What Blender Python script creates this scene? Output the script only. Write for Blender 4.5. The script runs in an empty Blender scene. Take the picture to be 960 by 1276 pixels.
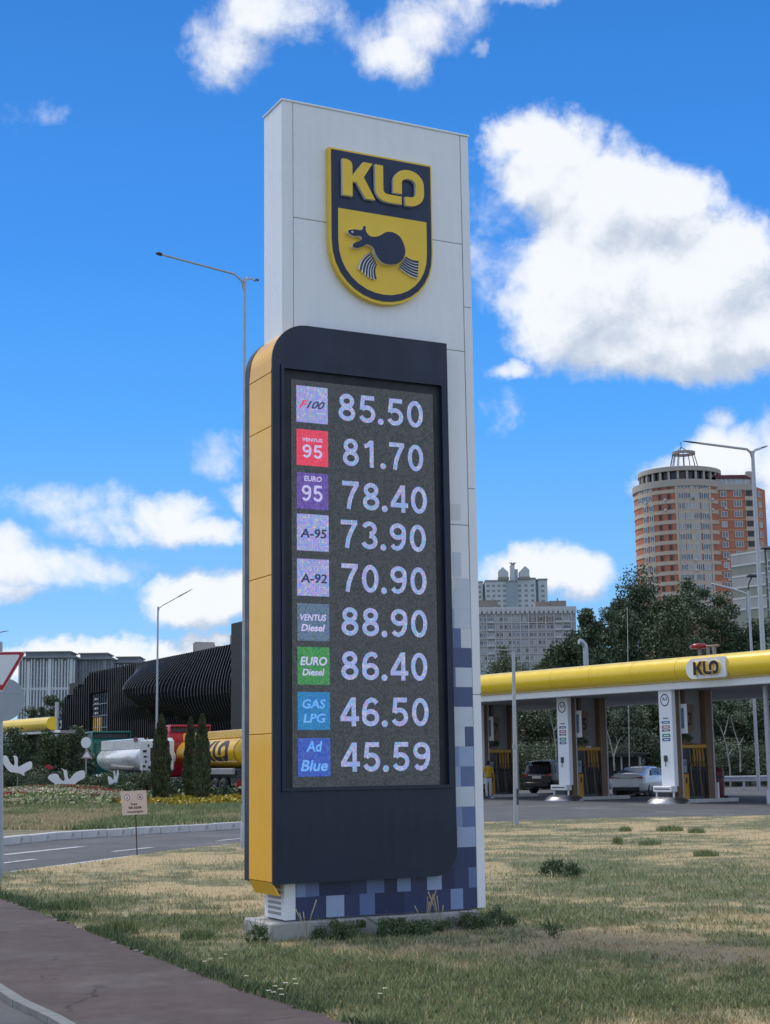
import bpy, bmesh, math, random
import numpy as np
from mathutils import Matrix, Vector
sc = bpy.context.scene
R_ = math.radians
PI = math.pi

# ------------------------------------------------------------ camera
EYE = np.array([0, 0, 1.7]); FPX = 1906.2; PITCH = .1629; ROLL = -.0136
_F = np.array([0, math.cos(PITCH), math.sin(PITCH)])
_R0 = np.array([1, 0, 0.]); _U0 = np.array([0, -math.sin(PITCH), math.cos(PITCH)])
_R = _R0*math.cos(ROLL)+_U0*math.sin(ROLL); _U = -_R0*math.sin(ROLL)+_U0*math.cos(ROLL)
cd = bpy.data.cameras.new('camera'); cam = bpy.data.objects.new('camera', cd); sc.collection.objects.link(cam)
cd.sensor_fit = 'HORIZONTAL'; cd.sensor_width = 36; cd.lens = 36*FPX/960
cd.clip_start = .1; cd.clip_end = 6000
cam.matrix_world = Matrix(((_R[0], _U[0], -_F[0], 0), (_R[1], _U[1], -_F[1], 0), (_R[2], _U[2], -_F[2], 1.7), (0, 0, 0, 1)))
sc.camera = cam

def ray(x, y): return _F+_R*(x-480)/FPX-_U*(y-638)/FPX
def G(x, y, z=0):
    d = ray(x, y); return EYE+d*((z-1.7)/d[2])
def at(x, y, Y):
    d = ray(x, y); return EYE+d*(Y/d[1])

# ------------------------------------------------------------ exposure
sc.view_settings.view_transform = 'Standard'; sc.view_settings.look = 'None'
sc.view_settings.exposure = .48; sc.view_settings.gamma = 1; sc.view_settings.use_curve_mapping = False

# ------------------------------------------------------------ sun and sky
SUN_EL = R_(57); SUN_AZ = R_(-50)      # azimuth from +Y towards +X
sd = bpy.data.lights.new('sun', 'SUN'); sd.energy = 1.8; sd.angle = R_(18); sd.color = (1, .95, .87)
so = bpy.data.objects.new('sun', sd); sc.collection.objects.link(so)
sv = Vector((math.sin(SUN_AZ)*math.cos(SUN_EL), math.cos(SUN_AZ)*math.cos(SUN_EL), math.sin(SUN_EL)))
so.rotation_euler = sv.to_track_quat('Z', 'Y').to_euler(); so.location = (0, 0, 60)

world = bpy.data.worlds.new('World'); sc.world = world; world.use_nodes = True
NT = world.node_tree; NT.nodes.clear()
class NG:
    def __init__(s, nt): s.nt = nt
    def node(s, t, **kw):
        n = s.nt.nodes.new(t)
        for k, v in kw.items(): setattr(n, k, v)
        return n
    def put(s, sock, v):
        if isinstance(v, bpy.types.NodeSocket): s.nt.links.new(v, sock)
        else: sock.default_value = v
    def m(s, op, a, b=0., c=None, clamp=False):
        n = s.node('ShaderNodeMath', operation=op, use_clamp=clamp); s.put(n.inputs[0], a); s.put(n.inputs[1], b)
        if c is not None: s.put(n.inputs[2], c)
        return n.outputs[0]
    def v(s, op, a, b=None, c=None, out=0):
        n = s.node('ShaderNodeVectorMath', operation=op); s.put(n.inputs[0], a)
        if b is not None: s.put(n.inputs[1], b)
        if c is not None: s.put(n.inputs[2], c)
        return n.outputs[out]
    def noise(s, vec, scale, detail=4, rough=.55, dist=0., out='Fac', dim='3D'):
        n = s.node('ShaderNodeTexNoise'); n.noise_dimensions = dim
        s.put(n.inputs['Vector'], vec); n.inputs['Scale'].default_value = scale; n.inputs['Detail'].default_value = detail
        n.inputs['Roughness'].default_value = rough; n.inputs['Distortion'].default_value = dist
        return n.outputs[out]
    def mix(s, f, a, b, blend='MIX'):
        n = s.node('ShaderNodeMix', data_type='RGBA', blend_type=blend); s.put(n.inputs[0], f)
        for i, q in ((6, a), (7, b)):
            if isinstance(q, (tuple, list)) and len(q) == 3: q = (*q, 1)
            s.put(n.inputs[i], q)
        return n.outputs[2]
    def ramp(s, f, stops):
        n = s.node('ShaderNodeValToRGB'); s.put(n.inputs[0], f); e = n.color_ramp.elements
        while len(e) < len(stops): e.new(.5)
        for i, (p, c) in enumerate(stops):
            e[i].position = p; e[i].color = (*c, 1) if len(c) == 3 else c
        return n.outputs[0]
    def mr(s, v, a, b, c=0., d=1., smooth=True):
        n = s.node('ShaderNodeMapRange'); n.interpolation_type = 'SMOOTHSTEP' if smooth else 'LINEAR'
        s.put(n.inputs[0], v)
        for i, q in enumerate((a, b, c, d)): n.inputs[i+1].default_value = q
        return n.outputs[0]

w = NG(NT)
tc = w.node('ShaderNodeTexCoord')
sky = w.node('ShaderNodeTexSky', sky_type='NISHITA'); sky.sun_disc = False
sky.sun_elevation = SUN_EL; sky.sun_rotation = SUN_AZ; sky.altitude = 150; sky.air_density = 1.0; sky.dust_density = .35; sky.ozone_density = 2.2
hs = w.node('ShaderNodeHueSaturation'); w.put(hs.inputs['Color'], sky.outputs[0]); hs.inputs['Saturation'].default_value = 1.34; hs.inputs['Value'].default_value = 1.0
# cloud field over direction space (azimuth, elevation), each cumulus placed where it stands in the sky
CL = [(655,165,48,40,1.05),(685,215,80,62,1.25),(755,262,95,72,1.4),(822,255,66,58,1.2),(865,345,112,84,1.5),(770,345,125,84,1.5),(700,385,78,56,1.1),(905,415,112,56,1.45),(800,422,100,44,1.1),
 (625,250,50,60,.32),(630,340,50,50,.3),
 (285,55,58,48,.50),(350,15,90,38,.58),(490,72,56,28,.60),(540,28,85,32,.45),(630,2,65,18,.6),(430,40,60,30,.35),
 (596,62,14,10,.45),(636,455,34,12,.6),(268,560,34,22,.2),(622,510,24,20,.18),
 (92,628,62,30,.58),(130,655,62,26,.50),(212,645,50,34,.9),(235,668,62,22,.9),(165,672,60,14,.5),
 (20,686,46,22,.62),(60,716,100,26,.75),(8,740,60,14,.6),
 (262,750,72,30,1.15),(690,716,70,36,1.05),(640,712,50,26,.8),
 (150,815,70,20,1.1),(215,818,60,20,1.1),(50,818,100,18,1.0),(262,806,40,16,1.0),
 (845,592,48,32,.85),(905,575,60,42,.95),(955,600,60,70,.8),(888,528,22,14,.5),(65,142,18,9,.12),(20,130,30,12,.1),(300,618,20,20,.5)]
cgt = bpy.data.node_groups.new('cloud_field', 'ShaderNodeTree')
cgt.interface.new_socket('P', in_out='INPUT', socket_type='NodeSocketVector'); cgt.interface.new_socket('D', in_out='OUTPUT', socket_type='NodeSocketFloat')
g = NG(cgt); gi = g.node('NodeGroupInput'); go = g.node('NodeGroupOutput'); P = gi.outputs[0]
w1 = g.noise(P, 11., 7, .62, out='Color')
Pw = g.v('MULTIPLY_ADD', w1, (.075, .055, 0), g.v('ADD', P, (-.0375, -.0275, 0)))
D = None
for (cx, cy, rx, ry, wt) in CL:
    d = ray(cx, cy); d = d/np.linalg.norm(d); az = math.atan2(d[0], d[1]); el = math.asin(d[2])
    ix, iy = FPX/(rx*1.25), FPX/(ry*1.25)
    q = g.v('MULTIPLY_ADD', Pw, (ix, iy, 0), (-az*ix, -el*iy, 0)); q2 = g.v('DOT_PRODUCT', q, q, out=1)
    e = g.m('MULTIPLY_ADD', q2, -wt*.9, wt*.9); D = e if D is None else g.m('MAXIMUM', D, e)
# elsewhere in the sky: unseen cumulus, thickened to whiten and brighten the ambient light
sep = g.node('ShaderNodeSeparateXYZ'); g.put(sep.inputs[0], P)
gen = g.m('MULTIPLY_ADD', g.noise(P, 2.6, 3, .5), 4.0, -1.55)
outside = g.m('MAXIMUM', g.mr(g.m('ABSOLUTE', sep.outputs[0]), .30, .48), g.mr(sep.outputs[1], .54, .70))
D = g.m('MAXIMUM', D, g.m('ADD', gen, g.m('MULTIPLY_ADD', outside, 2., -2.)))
n1 = g.noise(P, 17., 10, .635, .2)
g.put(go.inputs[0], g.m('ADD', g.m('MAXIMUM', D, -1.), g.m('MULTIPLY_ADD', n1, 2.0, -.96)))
sx = w.node('ShaderNodeSeparateXYZ'); w.put(sx.inputs[0], tc.outputs['Generated'])
az = w.m('ARCTAN2', sx.outputs[0], sx.outputs[1]); el = w.m('ARCSINE', sx.outputs[2])
cb = w.node('ShaderNodeCombineXYZ'); w.put(cb.inputs[0], az); w.put(cb.inputs[1], el)
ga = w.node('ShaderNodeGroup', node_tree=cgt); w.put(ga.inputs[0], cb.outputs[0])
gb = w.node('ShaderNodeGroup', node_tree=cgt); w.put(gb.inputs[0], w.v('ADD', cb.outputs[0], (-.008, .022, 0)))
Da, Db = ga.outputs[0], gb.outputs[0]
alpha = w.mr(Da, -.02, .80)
lit = w.mr(w.m('SUBTRACT', Da, Db), -.62, .28)
lit2 = w.m('MULTIPLY', lit, w.mr(Da, 1.75, .5, .55, 1.))
ccol = w.mix(lit, (.40, .455, .54), (.68, .70, .735))
STR = .1
k10 = lambda c: tuple(q/STR for q in c)
eln = w.node('ShaderNodeSeparateXYZ'); w.put(eln.inputs[0], tc.outputs['Generated'])
SKYV = .80
grd = w.ramp(w.m('MULTIPLY_ADD', eln.outputs[2], .5, .5), [(.0, (.12, .13, .12)), (.49, (.20, .24, .28)), (.502, (.42, .66, .90)), (.55, (.20, .50, .93)), (.61, (.082, .365, .92)), (.66, (.048, .275, .82)), (.73, (.033, .20, .64)), (1., (.025, .13, .44))])
gv = w.node('ShaderNodeVectorMath', operation='SCALE'); w.put(gv.inputs[0], grd); gv.inputs[3].default_value = SKYV/STR
skyc = w.mix(.88, hs.outputs[0], gv.outputs[0])
# clouds are given as final radiance, so scale them up by 1/STR before the background strength
vs = w.node('ShaderNodeVectorMath', operation='SCALE'); w.put(vs.inputs[0], ccol); vs.inputs[3].default_value = 1/STR
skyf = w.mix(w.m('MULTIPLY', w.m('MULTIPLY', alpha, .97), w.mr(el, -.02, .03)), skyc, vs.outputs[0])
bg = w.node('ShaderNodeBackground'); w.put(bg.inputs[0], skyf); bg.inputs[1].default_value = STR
wo = w.node('ShaderNodeOutputWorld'); NT.links.new(bg.outputs[0], wo.inputs[0])
world.cycles.sampling_method = 'MANUAL'; world.cycles.sample_map_resolution = 512

# ------------------------------------------------------------ materials
M = {}
def mat(name, col, rough=.6, metal=0., var=.12, vscale=3., bump=0., bscale=40., col2=None, c2scale=2., c2lo=.5, c2hi=.65, spec=.5, coat=0., rnd=0., coord='Object', streak=0.):
    m = bpy.data.materials.new(name); m.use_nodes = True; g = NG(m.node_tree); b = m.node_tree.nodes['Principled BSDF']
    t = g.node('ShaderNodeTexCoord').outputs[coord]
    c = (*col, 1)
    if col2: c = g.mix(g.mr(g.noise(t, c2scale, 5, .6), c2lo, c2hi), c, (*col2, 1))
    if var:
        n = g.noise(t, vscale, 5, .6); c = g.mix(1., c, g.ramp(n, [(.25, (1-var,)*3), (.75, (1+var*.6,)*3)]), 'MULTIPLY')
    if streak:
        mp = g.v('MULTIPLY', t, (9., 9., .5)); c = g.mix(1., c, g.ramp(g.noise(mp, 1.5, 6, .65), [(.42, (1, 1, 1)), (.72, (1-streak, 1-streak, 1-streak*.8))]), 'MULTIPLY')
    if rnd:
        gm = g.node('ShaderNodeNewGeometry'); c = g.mix(1., c, g.ramp(gm.outputs['Random Per Island'], [(0, (1-rnd, 1-rnd, 1-rnd)), (.5, (1, 1, 1)), (1, (1+rnd, 1+rnd*.9, 1+rnd*.4))]), 'MULTIPLY')
    g.put(b.inputs['Base Color'], c)
    b.inputs['Metallic'].default_value = metal; b.inputs['Specular IOR Level'].default_value = spec
    if coat: b.inputs['Coat Weight'].default_value = coat; b.inputs['Coat Roughness'].default_value = .05
    g.put(b.inputs['Roughness'], g.mr(g.noise(t, vscale*2.3, 3), .3, .7, max(.02, rough-.07), min(1, rough+.07)))
    if bump:
        bp = g.node('ShaderNodeBump'); bp.inputs['Strength'].default_value = bump; bp.inputs['Distance'].default_value = .02
        g.put(bp.inputs['Height'], g.noise(t, bscale, 4, .6)); g.put(b.inputs['Normal'], bp.outputs[0])
    M[name] = m; return m
mat('white_cladding', (.88, .915, .95), .32, var=.05, vscale=.8, streak=.05)
mat('white_paint', (.78, .79, .80), .4, var=.07, vscale=2)
mat('dark_housing', (.009, .022, .052), .42, var=.25, vscale=1.5, streak=.3)
mat('black_trim', (.008, .012, .02), .5, var=.2)
mat('amber', (.98, .50, .012), .34, var=.08, vscale=1.1, coat=.3, streak=.04)
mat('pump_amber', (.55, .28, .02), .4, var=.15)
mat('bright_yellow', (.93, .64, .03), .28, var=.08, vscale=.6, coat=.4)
mat('emblem_yellow', (.92, .62, .05), .4, var=.06)
mat('emblem_navy', (.007, .022, .070), .4, var=.2)
mat('concrete', (.42, .42, .40), .85, var=.25, vscale=6, bump=.5, bscale=60, col2=(.22, .22, .20), c2scale=5, c2lo=.52, c2hi=.75)
mat('dark_kerb', (.21, .22, .22), .9, var=.25, vscale=5, bump=.4)
mat('kerb_stone', (.62, .62, .61), .85, var=.2, vscale=3, bump=.4, bscale=50, col2=(.3, .29, .27), c2scale=2.5, c2lo=.55, c2hi=.8)
mat('dark_rubble', (.20, .19, .18), .9, var=.4, vscale=9)
mat('asphalt', (.105, .108, .116), .88, var=.22, vscale=1.2, bump=.5, bscale=90, col2=(.12, .122, .128), c2scale=.35)
mat('brown_asphalt', (.100, .074, .070), .9, var=.18, vscale=3.5, bump=.7, bscale=130, col2=(.12, .10, .096), c2scale=.8)
mat('road_paint', (.55, .56, .57), .7, var=.35, vscale=6, col2=(.2, .2, .2), c2scale=9, c2lo=.52, c2hi=.72)
mat('galvanised', (.42, .45, .49), .42, metal=.55, var=.14, vscale=9)
mat('dull_grey_metal', (.35, .37, .39), .5, metal=.4, var=.1)
mat('lamp_dark', (.05, .055, .065), .4, var=.1)
mat('chrome', (.48, .49, .51), .36, metal=1., var=.08)
mat('rubber', (.018, .018, .02), .8, var=.2)
mat('hose_black', (.02, .02, .023), .5, var=.2)
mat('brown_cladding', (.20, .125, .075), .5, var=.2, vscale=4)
mat('soffit', (.34, .35, .37), .6, var=.08)
mat('car_black', (.004, .005, .009), .3, var=.05, coat=.35)
mat('car_white', (.80, .82, .86), .25, var=.03, coat=1.)
mat('tint_glass', (.010, .014, .020), .05, var=.1, spec=.9)
mat('tail_red', (.30, .02, .02), .2, var=.1)
mat('plate_white', (.8, .8, .79), .4, var=.05)
mat('truck_red', (.50, .02, .045), .3, var=.08, coat=.4)
mat('truck_green', (.0, .13, .095), .35, var=.1, coat=.3)
mat('tank_white', (.72, .75, .80), .25, var=.07, vscale=.8, coat=.5)
mat('tank_yellow', (.78, .45, .01), .22, var=.06, vscale=.8, coat=.5)
mat('sign_red', (.45, .015, .03), .45, var=.06)
mat('sign_white', (.80, .83, .85), .4, var=.06, vscale=4)
mat('sign_back', (.36, .41, .46), .55, var=.12, vscale=4)
mat('sign_paper', (.74, .58, .47), .7, var=.1, vscale=8)
mat('ink', (.03, .025, .03), .7, var=.1)
mat('ink_red', (.35, .06, .08), .7, var=.1)
mat('rust_stake', (.06, .035, .03), .8, var=.3, vscale=15)
mat('stork_white', (.80, .81, .84), .5, var=.05)
mat('tower_cornice', (.46, .41, .37), .8, var=.1)
mat('birch_bark', (.36, .35, .32), .8, var=.3, vscale=6, col2=(.1, .09, .08), c2scale=7, c2lo=.58, c2hi=.64)
mat('bark', (.10, .078, .06), .9, var=.3, vscale=6, bump=.6, bscale=18)
mat('leaf_dark', (.075, .115, .058), .6, var=.35, vscale=.7, rnd=.24)
mat('leaf_mid', (.085, .125, .055), .6, var=.3, vscale=.7, rnd=.24)
mat('leaf_pale', (.14, .175, .105), .6, var=.3, vscale=.8, rnd=.24)
mat('leaf_thuja', (.085, .115, .055), .7, var=.3, vscale=2.5, rnd=.45, col2=(.085, .05, .028), c2scale=1.1, c2lo=.50, c2hi=.66)
mat('leaf_weed', (.11, .17, .075), .6, var=.3, vscale=5, rnd=.4)
mat('yellow_plant', (.42, .33, .03), .7, var=.3, vscale=2, rnd=.35)
mat('flower_red', (.42, .05, .05), .7, var=.3, rnd=.3)
mat('flower_pale', (.55, .48, .36), .7, var=.3, rnd=.3)
mat('grass_green', (.26, .32, .15), .65, var=.3, vscale=1.5, rnd=.4)
mat('grass_olive', (.40, .39, .20), .65, var=.3, vscale=1.5, rnd=.4)
mat('grass_straw', (.58, .49, .30), .7, var=.3, vscale=2, rnd=.35)
mat('island_soil', (.20, .17, .10), .9, var=.3, vscale=1.5, col2=(.09, .12, .045), c2scale=.5, bump=.6)
mat('far_ground', (.10, .12, .06), .9, var=.3, vscale=.2)
mat('brick_red', (.50, .19, .125), .85, var=.16, vscale=.6, col2=(.42, .155, .10), c2scale=.12)
mat('beige_band', (.56, .46, .38), .8, var=.1, vscale=.5)
mat('orange_line', (.62, .33, .2), .8, var=.1)
mat('roof_grey', (.30, .28, .27), .7, var=.12)
mat('window_white', (.70, .72, .74), .4, var=.08)
mat('pane', (.10, .14, .18), .08, var=.5, vscale=.35, spec=.9, col2=(.30, .34, .38), c2scale=.22, coord='Object')
mat('pane_dark', (.025, .025, .03), .2, var=.3)
mat('curtain', (.42, .45, .48), .6, var=.25, vscale=.4)
mat('panel_grey', (.40, .40, .42), .85, var=.14, vscale=.4, col2=(.31, .31, .33), c2scale=.08)
mat('panel_light', (.56, .58, .60), .8, var=.1, vscale=.4)
mat('penthouse', (.26, .225, .20), .85, var=.12, vscale=.5)
mat('tower_white', (.56, .60, .63), .8, var=.1, vscale=.25)
mat('tower_blue', (.33, .40, .47), .8, var=.12, vscale=.25)
mat('green_grey', (.26, .28, .25), .85, var=.1, vscale=.5)
mat('pilaster', (.66, .70, .73), .7, var=.12, vscale=.3)
mat('block_dark', (.22, .25, .29), .7, var=.2, vscale=.3)
mat('block_mid', (.24, .26, .30), .7, var=.15, vscale=.3)
mat('fin_black', (.016, .017, .021), .38, var=.3, vscale=.6)
mat('hall_black', (.007, .008, .011), .6, var=.2)
mat('skin', (.45, .27, .19), .6, var=.05)
mat('shirt_yellow', (.62, .36, .01), .8, var=.1)
mat('trousers_white', (.60, .60, .64), .8, var=.2, vscale=6)
mat('hair_dark', (.02, .015, .012), .7, var=.2)
mat('display_blue', (.12, .22, .34), .3, var=.2)
mat('sticker_blue', (.05, .14, .30), .5, var=.1)
mat('sticker_green', (.05, .28, .22), .5, var=.1)
mat('sticker_pink', (.42, .20, .26), .5, var=.1)
mat('bin_red', (.12, .015, .025), .45, var=.1)
mat('shed_dark', (.025, .025, .027), .7, var=.2)
for i, c in enumerate([(.020, .035, .10), (.035, .055, .145), (.075, .11, .24), (.13, .19, .38), (.23, .32, .54), (.36, .46, .66), (.62, .68, .78), (.72, .75, .78)]):
    mat('film%d' % i, c, .35, var=.06, vscale=5)

def led(name, base, speck, st, cell=.0135, amt=.55):
    m = bpy.data.materials.new(name); m.use_nodes = True; g = NG(m.node_tree); b = m.node_tree.nodes['Principled BSDF']
    t = g.node('ShaderNodeTexCoord').outputs['Object']
    sn = g.v('SNAP', g.v('MULTIPLY', t, (1, 0, 1)), (cell, 1, cell))
    wn = g.node('ShaderNodeTexWhiteNoise'); wn.noise_dimensions = '3D'; g.put(wn.inputs['Vector'], sn)
    big = g.noise(t, 6., 3, .5)
    c = g.ramp(wn.outputs['Value'], [(0, speck[0]), (.33, speck[1]), (.66, speck[2]), (1, speck[3])])
    # dark gaps between the diodes
    n = g.node('ShaderNodeVectorMath', operation='SCALE'); g.put(n.inputs[0], t); n.inputs[3].default_value = 1/cell
    f = g.node('ShaderNodeVectorMath', operation='FRACTION'); g.put(f.inputs[0], n.outputs[0])
    s2 = g.node('ShaderNodeSeparateXYZ'); g.put(s2.inputs[0], f.outputs[0])
    gap = g.m('MULTIPLY', g.mr(s2.outputs[0], .0, .22), g.mr(s2.outputs[2], .0, .22))
    c = g.mix(amt, base, c)
    c = g.mix(1., c, g.ramp(big, [(.3, (.94,)*3), (.7, (1.05,)*3)]), 'MULTIPLY')
    c = g.mix(gap, g.mix(.55, c, (.02, .022, .03)), c)
    g.put(b.inputs['Base Color'], (.03, .033, .036, 1)); b.inputs['Roughness'].default_value = .6
    g.put(b.inputs['Emission Color'], c); b.inputs['Emission Strength'].default_value = st
    M[name] = m
led('led_off', (.030, .040, .042), [(.006, .008, .010), (.02, .026, .03), (.055, .065, .06), (.085, .07, .11)], .72)
led('led_white', (.25, .37, .55), [(.05, .42, .60), (.45, .26, .58), (.20, .36, .90), (.58, .52, .52)], .78, cell=.019, amt=.75)
led('led_pale', (.26, .32, .55), [(.04, .40, .55), (.50, .28, .55), (.15, .22, .85), (.50, .52, .45)], .8, cell=.019, amt=.75)
led('led_red', (.72, .035, .085), [(.55, .02, .05), (.85, .07, .16), (.62, .03, .09), (.80, .14, .18)], .74)
led('led_purple', (.10, .05, .33), [(.03, .02, .15), (.20, .10, .45), (.08, .06, .38), (.25, .2, .4)], .74)
led('led_steel', (.085, .15, .25), [(.02, .05, .08), (.10, .18, .22), (.09, .16, .42), (.22, .24, .20)], .74)
led('led_green', (.02, .19, .05), [(.01, .10, .05), (.06, .38, .04), (.03, .22, .12), (.2, .35, .12)], .74)
led('led_cyan', (.01, .17, .48), [(.0, .10, .30), (.02, .28, .50), (.01, .12, .55), (.06, .32, .30)], .74)
led('led_blue', (.02, .08, .46), [(.01, .03, .25), (.03, .15, .60), (.05, .06, .45), (.14, .18, .45)], .74)
led('led_ink', (.012, .02, .07), [(.0, .01, .03), (.02, .03, .12), (.03, .03, .08), (.05, .04, .14)], .8)
led('led_glyph', (.42, .40, .66), [(.22, .35, .62), (.60, .36, .60), (.30, .45, .80), (.66, .55, .62)], .95)
led('led_skyglyph', (.08, .30, .72), [(.04, .25, .62), (.15, .40, .75), (.10, .30, .85), (.3, .4, .6)], .95)

# ------------------------------------------------------------ mesh helpers
ALLM = M
class MB:
    def __init__(s): s.v = []; s.f = []; s.m = []; s.mats = []; s.sm = []
    def mi(s, name):
        if name not in s.mats: s.mats.append(name)
        return s.mats.index(name)
    def add(s, vs, fs, m, smooth=False):
        o = len(s.v); s.v += [tuple(map(float, q)) for q in vs]; k = s.mi(m)
        for f in fs: s.f.append([i+o for i in f]); s.m.append(k); s.sm.append(smooth)
        return s
    def box(s, a, b, m):
        x0, y0, z0 = a; x1, y1, z1 = b
        return s.add([(x0, y0, z0), (x1, y0, z0), (x1, y1, z0), (x0, y1, z0), (x0, y0, z1), (x1, y0, z1), (x1, y1, z1), (x0, y1, z1)],
                     [(0, 3, 2, 1), (4, 5, 6, 7), (0, 1, 5, 4), (1, 2, 6, 5), (2, 3, 7, 6), (3, 0, 4, 7)], m)
    def bbox(s, a, b, m, c=.01):   # box with chamfered edges
        bm = bmesh.new(); x0, y0, z0 = a; x1, y1, z1 = b
        vs = [bm.verts.new(q) for q in [(x0, y0, z0), (x1, y0, z0), (x1, y1, z0), (x0, y1, z0), (x0, y0, z1), (x1, y0, z1), (x1, y1, z1), (x0, y1, z1)]]
        for q in [(0, 3, 2, 1), (4, 5, 6, 7), (0, 1, 5, 4), (1, 2, 6, 5), (2, 3, 7, 6), (3, 0, 4, 7)]: bm.faces.new([vs[i] for i in q])
        bmesh.ops.bevel(bm, geom=bm.edges[:], offset=c, segments=1, affect='EDGES')
        bm.verts.index_update(); s.add([v.co for v in bm.verts], [[v.index for v in f.verts] for f in bm.faces], m); bm.free(); return s
    def tube(s, pts, r, m, n=10, caps=True, smooth=True):
        pts = [Vector(p) for p in pts]; rr = r if isinstance(r, (list, tuple)) else [r]*len(pts)
        rings = []; up = None
        for i, p in enumerate(pts):
            t = (pts[min(i+1, len(pts)-1)]-pts[max(i-1, 0)]).normalized()
            if up is None: up = Vector((0, 0, 1)) if abs(t.z) < .9 else Vector((1, 0, 0))
            a = t.cross(up).normalized(); b = a.cross(t).normalized(); up = b
            rings.append([p+(a*math.cos(2*PI*k/n)+b*math.sin(2*PI*k/n))*rr[i] for k in range(n)])
        vs = [q for rg in rings for q in rg]; fs = []
        for i in range(len(pts)-1):
            for k in range(n): fs.append((i*n+k, i*n+(k+1) % n, (i+1)*n+(k+1) % n, (i+1)*n+k))
        s.add(vs, fs, m, smooth)
        if caps:
            s.add(rings[0], [list(range(n))[::-1]], m); s.add(rings[-1], [list(range(n))], m)
        return s
    def prism(s, poly, y0, y1, m, side=None, hole=None):
        # polygon in XZ extruded in Y, cap at y0 faces -Y
        n = len(poly); a = 0
        for i in range(n): x0, z0 = poly[i]; x1, z1 = poly[(i+1) % n]; a += x0*z1-x1*z0
        if a < 0: poly = poly[::-1]
        side = side or m
        s.add([(x, y0, z) for x, z in poly], [list(range(n))], m)
        s.add([(x, y1, z) for x, z in poly], [list(range(n))[::-1]], side)
        s.add([(x, y0, z) for x, z in poly]+[(x, y1, z) for x, z in poly], [(i, i+n, (i+1) % n+n, (i+1) % n) for i in range(n)], side)
        return s
    def prismz(s, poly, z0, z1, m, side=None):
        n = len(poly); a = 0
        for i in range(n): x0, y0 = poly[i]; x1, y1 = poly[(i+1) % n]; a += x0*y1-x1*y0
        if a < 0: poly = poly[::-1]
        side = side or m
        s.add([(x, y, z1) for x, y in poly], [list(range(n))], m)
        s.add([(x, y, z0) for x, y in poly], [list(range(n))[::-1]], side)
        s.add([(x, y, z0) for x, y in poly]+[(x, y, z1) for x, y in poly], [(i, (i+1) % n, (i+1) % n+n, i+n) for i in range(n)], side)
        return s
    def lathe(s, prof, m, n=24, c=(0, 0), smooth=True):
        vs = []; fs = []
        for r, z in prof:
            for k in range(n): vs.append((c[0]+r*math.cos(2*PI*k/n), c[1]+r*math.sin(2*PI*k/n), z))
        for i in range(len(prof)-1):
            for k in range(n): fs.append((i*n+k, i*n+(k+1) % n, (i+1)*n+(k+1) % n, (i+1)*n+k))
        return s.add(vs, fs, m, smooth)
    def mesh(s, name):
        me = bpy.data.meshes.new(name); me.from_pydata(s.v, [], s.f)
        for q in s.mats: me.materials.append(M[q])
        me.polygons.foreach_set('material_index', s.m); me.polygons.foreach_set('use_smooth', s.sm); me.update(); return me
    def build(s, name, parent=None, loc=None, rot=None): return obj(name, s.mesh(name), parent, loc, rot)
def obj(name, me, parent=None, loc=None, rot=None):
    o = bpy.data.objects.new(name, me); sc.collection.objects.link(o)
    if parent: o.parent = parent
    if loc is not None: o.location = tuple(map(float, loc))
    if rot is not None: o.rotation_euler = rot if isinstance(rot, (tuple, list)) else (0, 0, rot)
    return o
def tag(o, label, cat, group=None, kind=None):
    if label: o['label'] = label
    if cat: o['category'] = cat
    if group: o['group'] = group
    if kind: o['kind'] = kind
    return o
def thing(name, label, cat, loc=(0, 0, 0), rz=0., group=None):
    return tag(obj(name, None, None, loc, rz), label, cat, group)
def struct(o): o['kind'] = 'structure'; return o
def copy_tree(o, parent=None):
    c = o.copy(); sc.collection.objects.link(c)
    if parent: c.parent = parent
    for ch in list(o.children): copy_tree(ch, c)
    return c
def npmesh(name, V, Fq, mats, mi=None, smooth=False):
    me = bpy.data.meshes.new(name); nv = len(V); nf = len(Fq); k = Fq.shape[1]
    me.vertices.add(nv); me.vertices.foreach_set('co', np.ascontiguousarray(V, dtype=np.float32).ravel())
    me.loops.add(nf*k); me.loops.foreach_set('vertex_index', Fq.astype(np.int32).ravel())
    me.polygons.add(nf); me.polygons.foreach_set('loop_start', np.arange(0, nf*k, k, dtype=np.int32))
    for q in mats: me.materials.append(M[q])
    if mi is not None: me.polygons.foreach_set('material_index', mi.astype(np.int32))
    if smooth: me.polygons.foreach_set('use_smooth', np.ones(nf, dtype=bool))
    me.update(calc_edges=True); return me
def text_poly(txt, x0, z0, x1, z1, mname, y=0., depth=.004, off=.0, space=1., shear=0.):
    cu = bpy.data.curves.new('t', 'FONT'); cu.body = txt; cu.size = 1; cu.offset = off; cu.resolution_u = 4; cu.space_character = space; cu.shear = shear
    cu.align_x = 'CENTER'; cu.extrude = .01; cu.space_line = .95
    t = bpy.data.objects.new('t', cu); sc.collection.objects.link(t)
    dg = bpy.context.evaluated_depsgraph_get(); me = bpy.data.meshes.new_from_object(t.evaluated_get(dg))
    bpy.data.objects.remove(t)
    co = np.empty(len(me.vertices)*3); me.vertices.foreach_get('co', co); co = co.reshape(-1, 3)
    a = co.min(0); b = co.max(0)
    X = x0+(co[:, 0]-a[0])/(b[0]-a[0])*(x1-x0); Z = z0+(co[:, 1]-a[1])/(b[1]-a[1])*(z1-z0)
    Yy = y-(co[:, 2]-a[2])/max(1e-6, b[2]-a[2])*depth
    me.vertices.foreach_set('co', np.stack([X, Yy, Z], 1).astype(np.float32).ravel()); me.materials.clear(); me.materials.append(M[mname]); me.update(); return me
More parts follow.
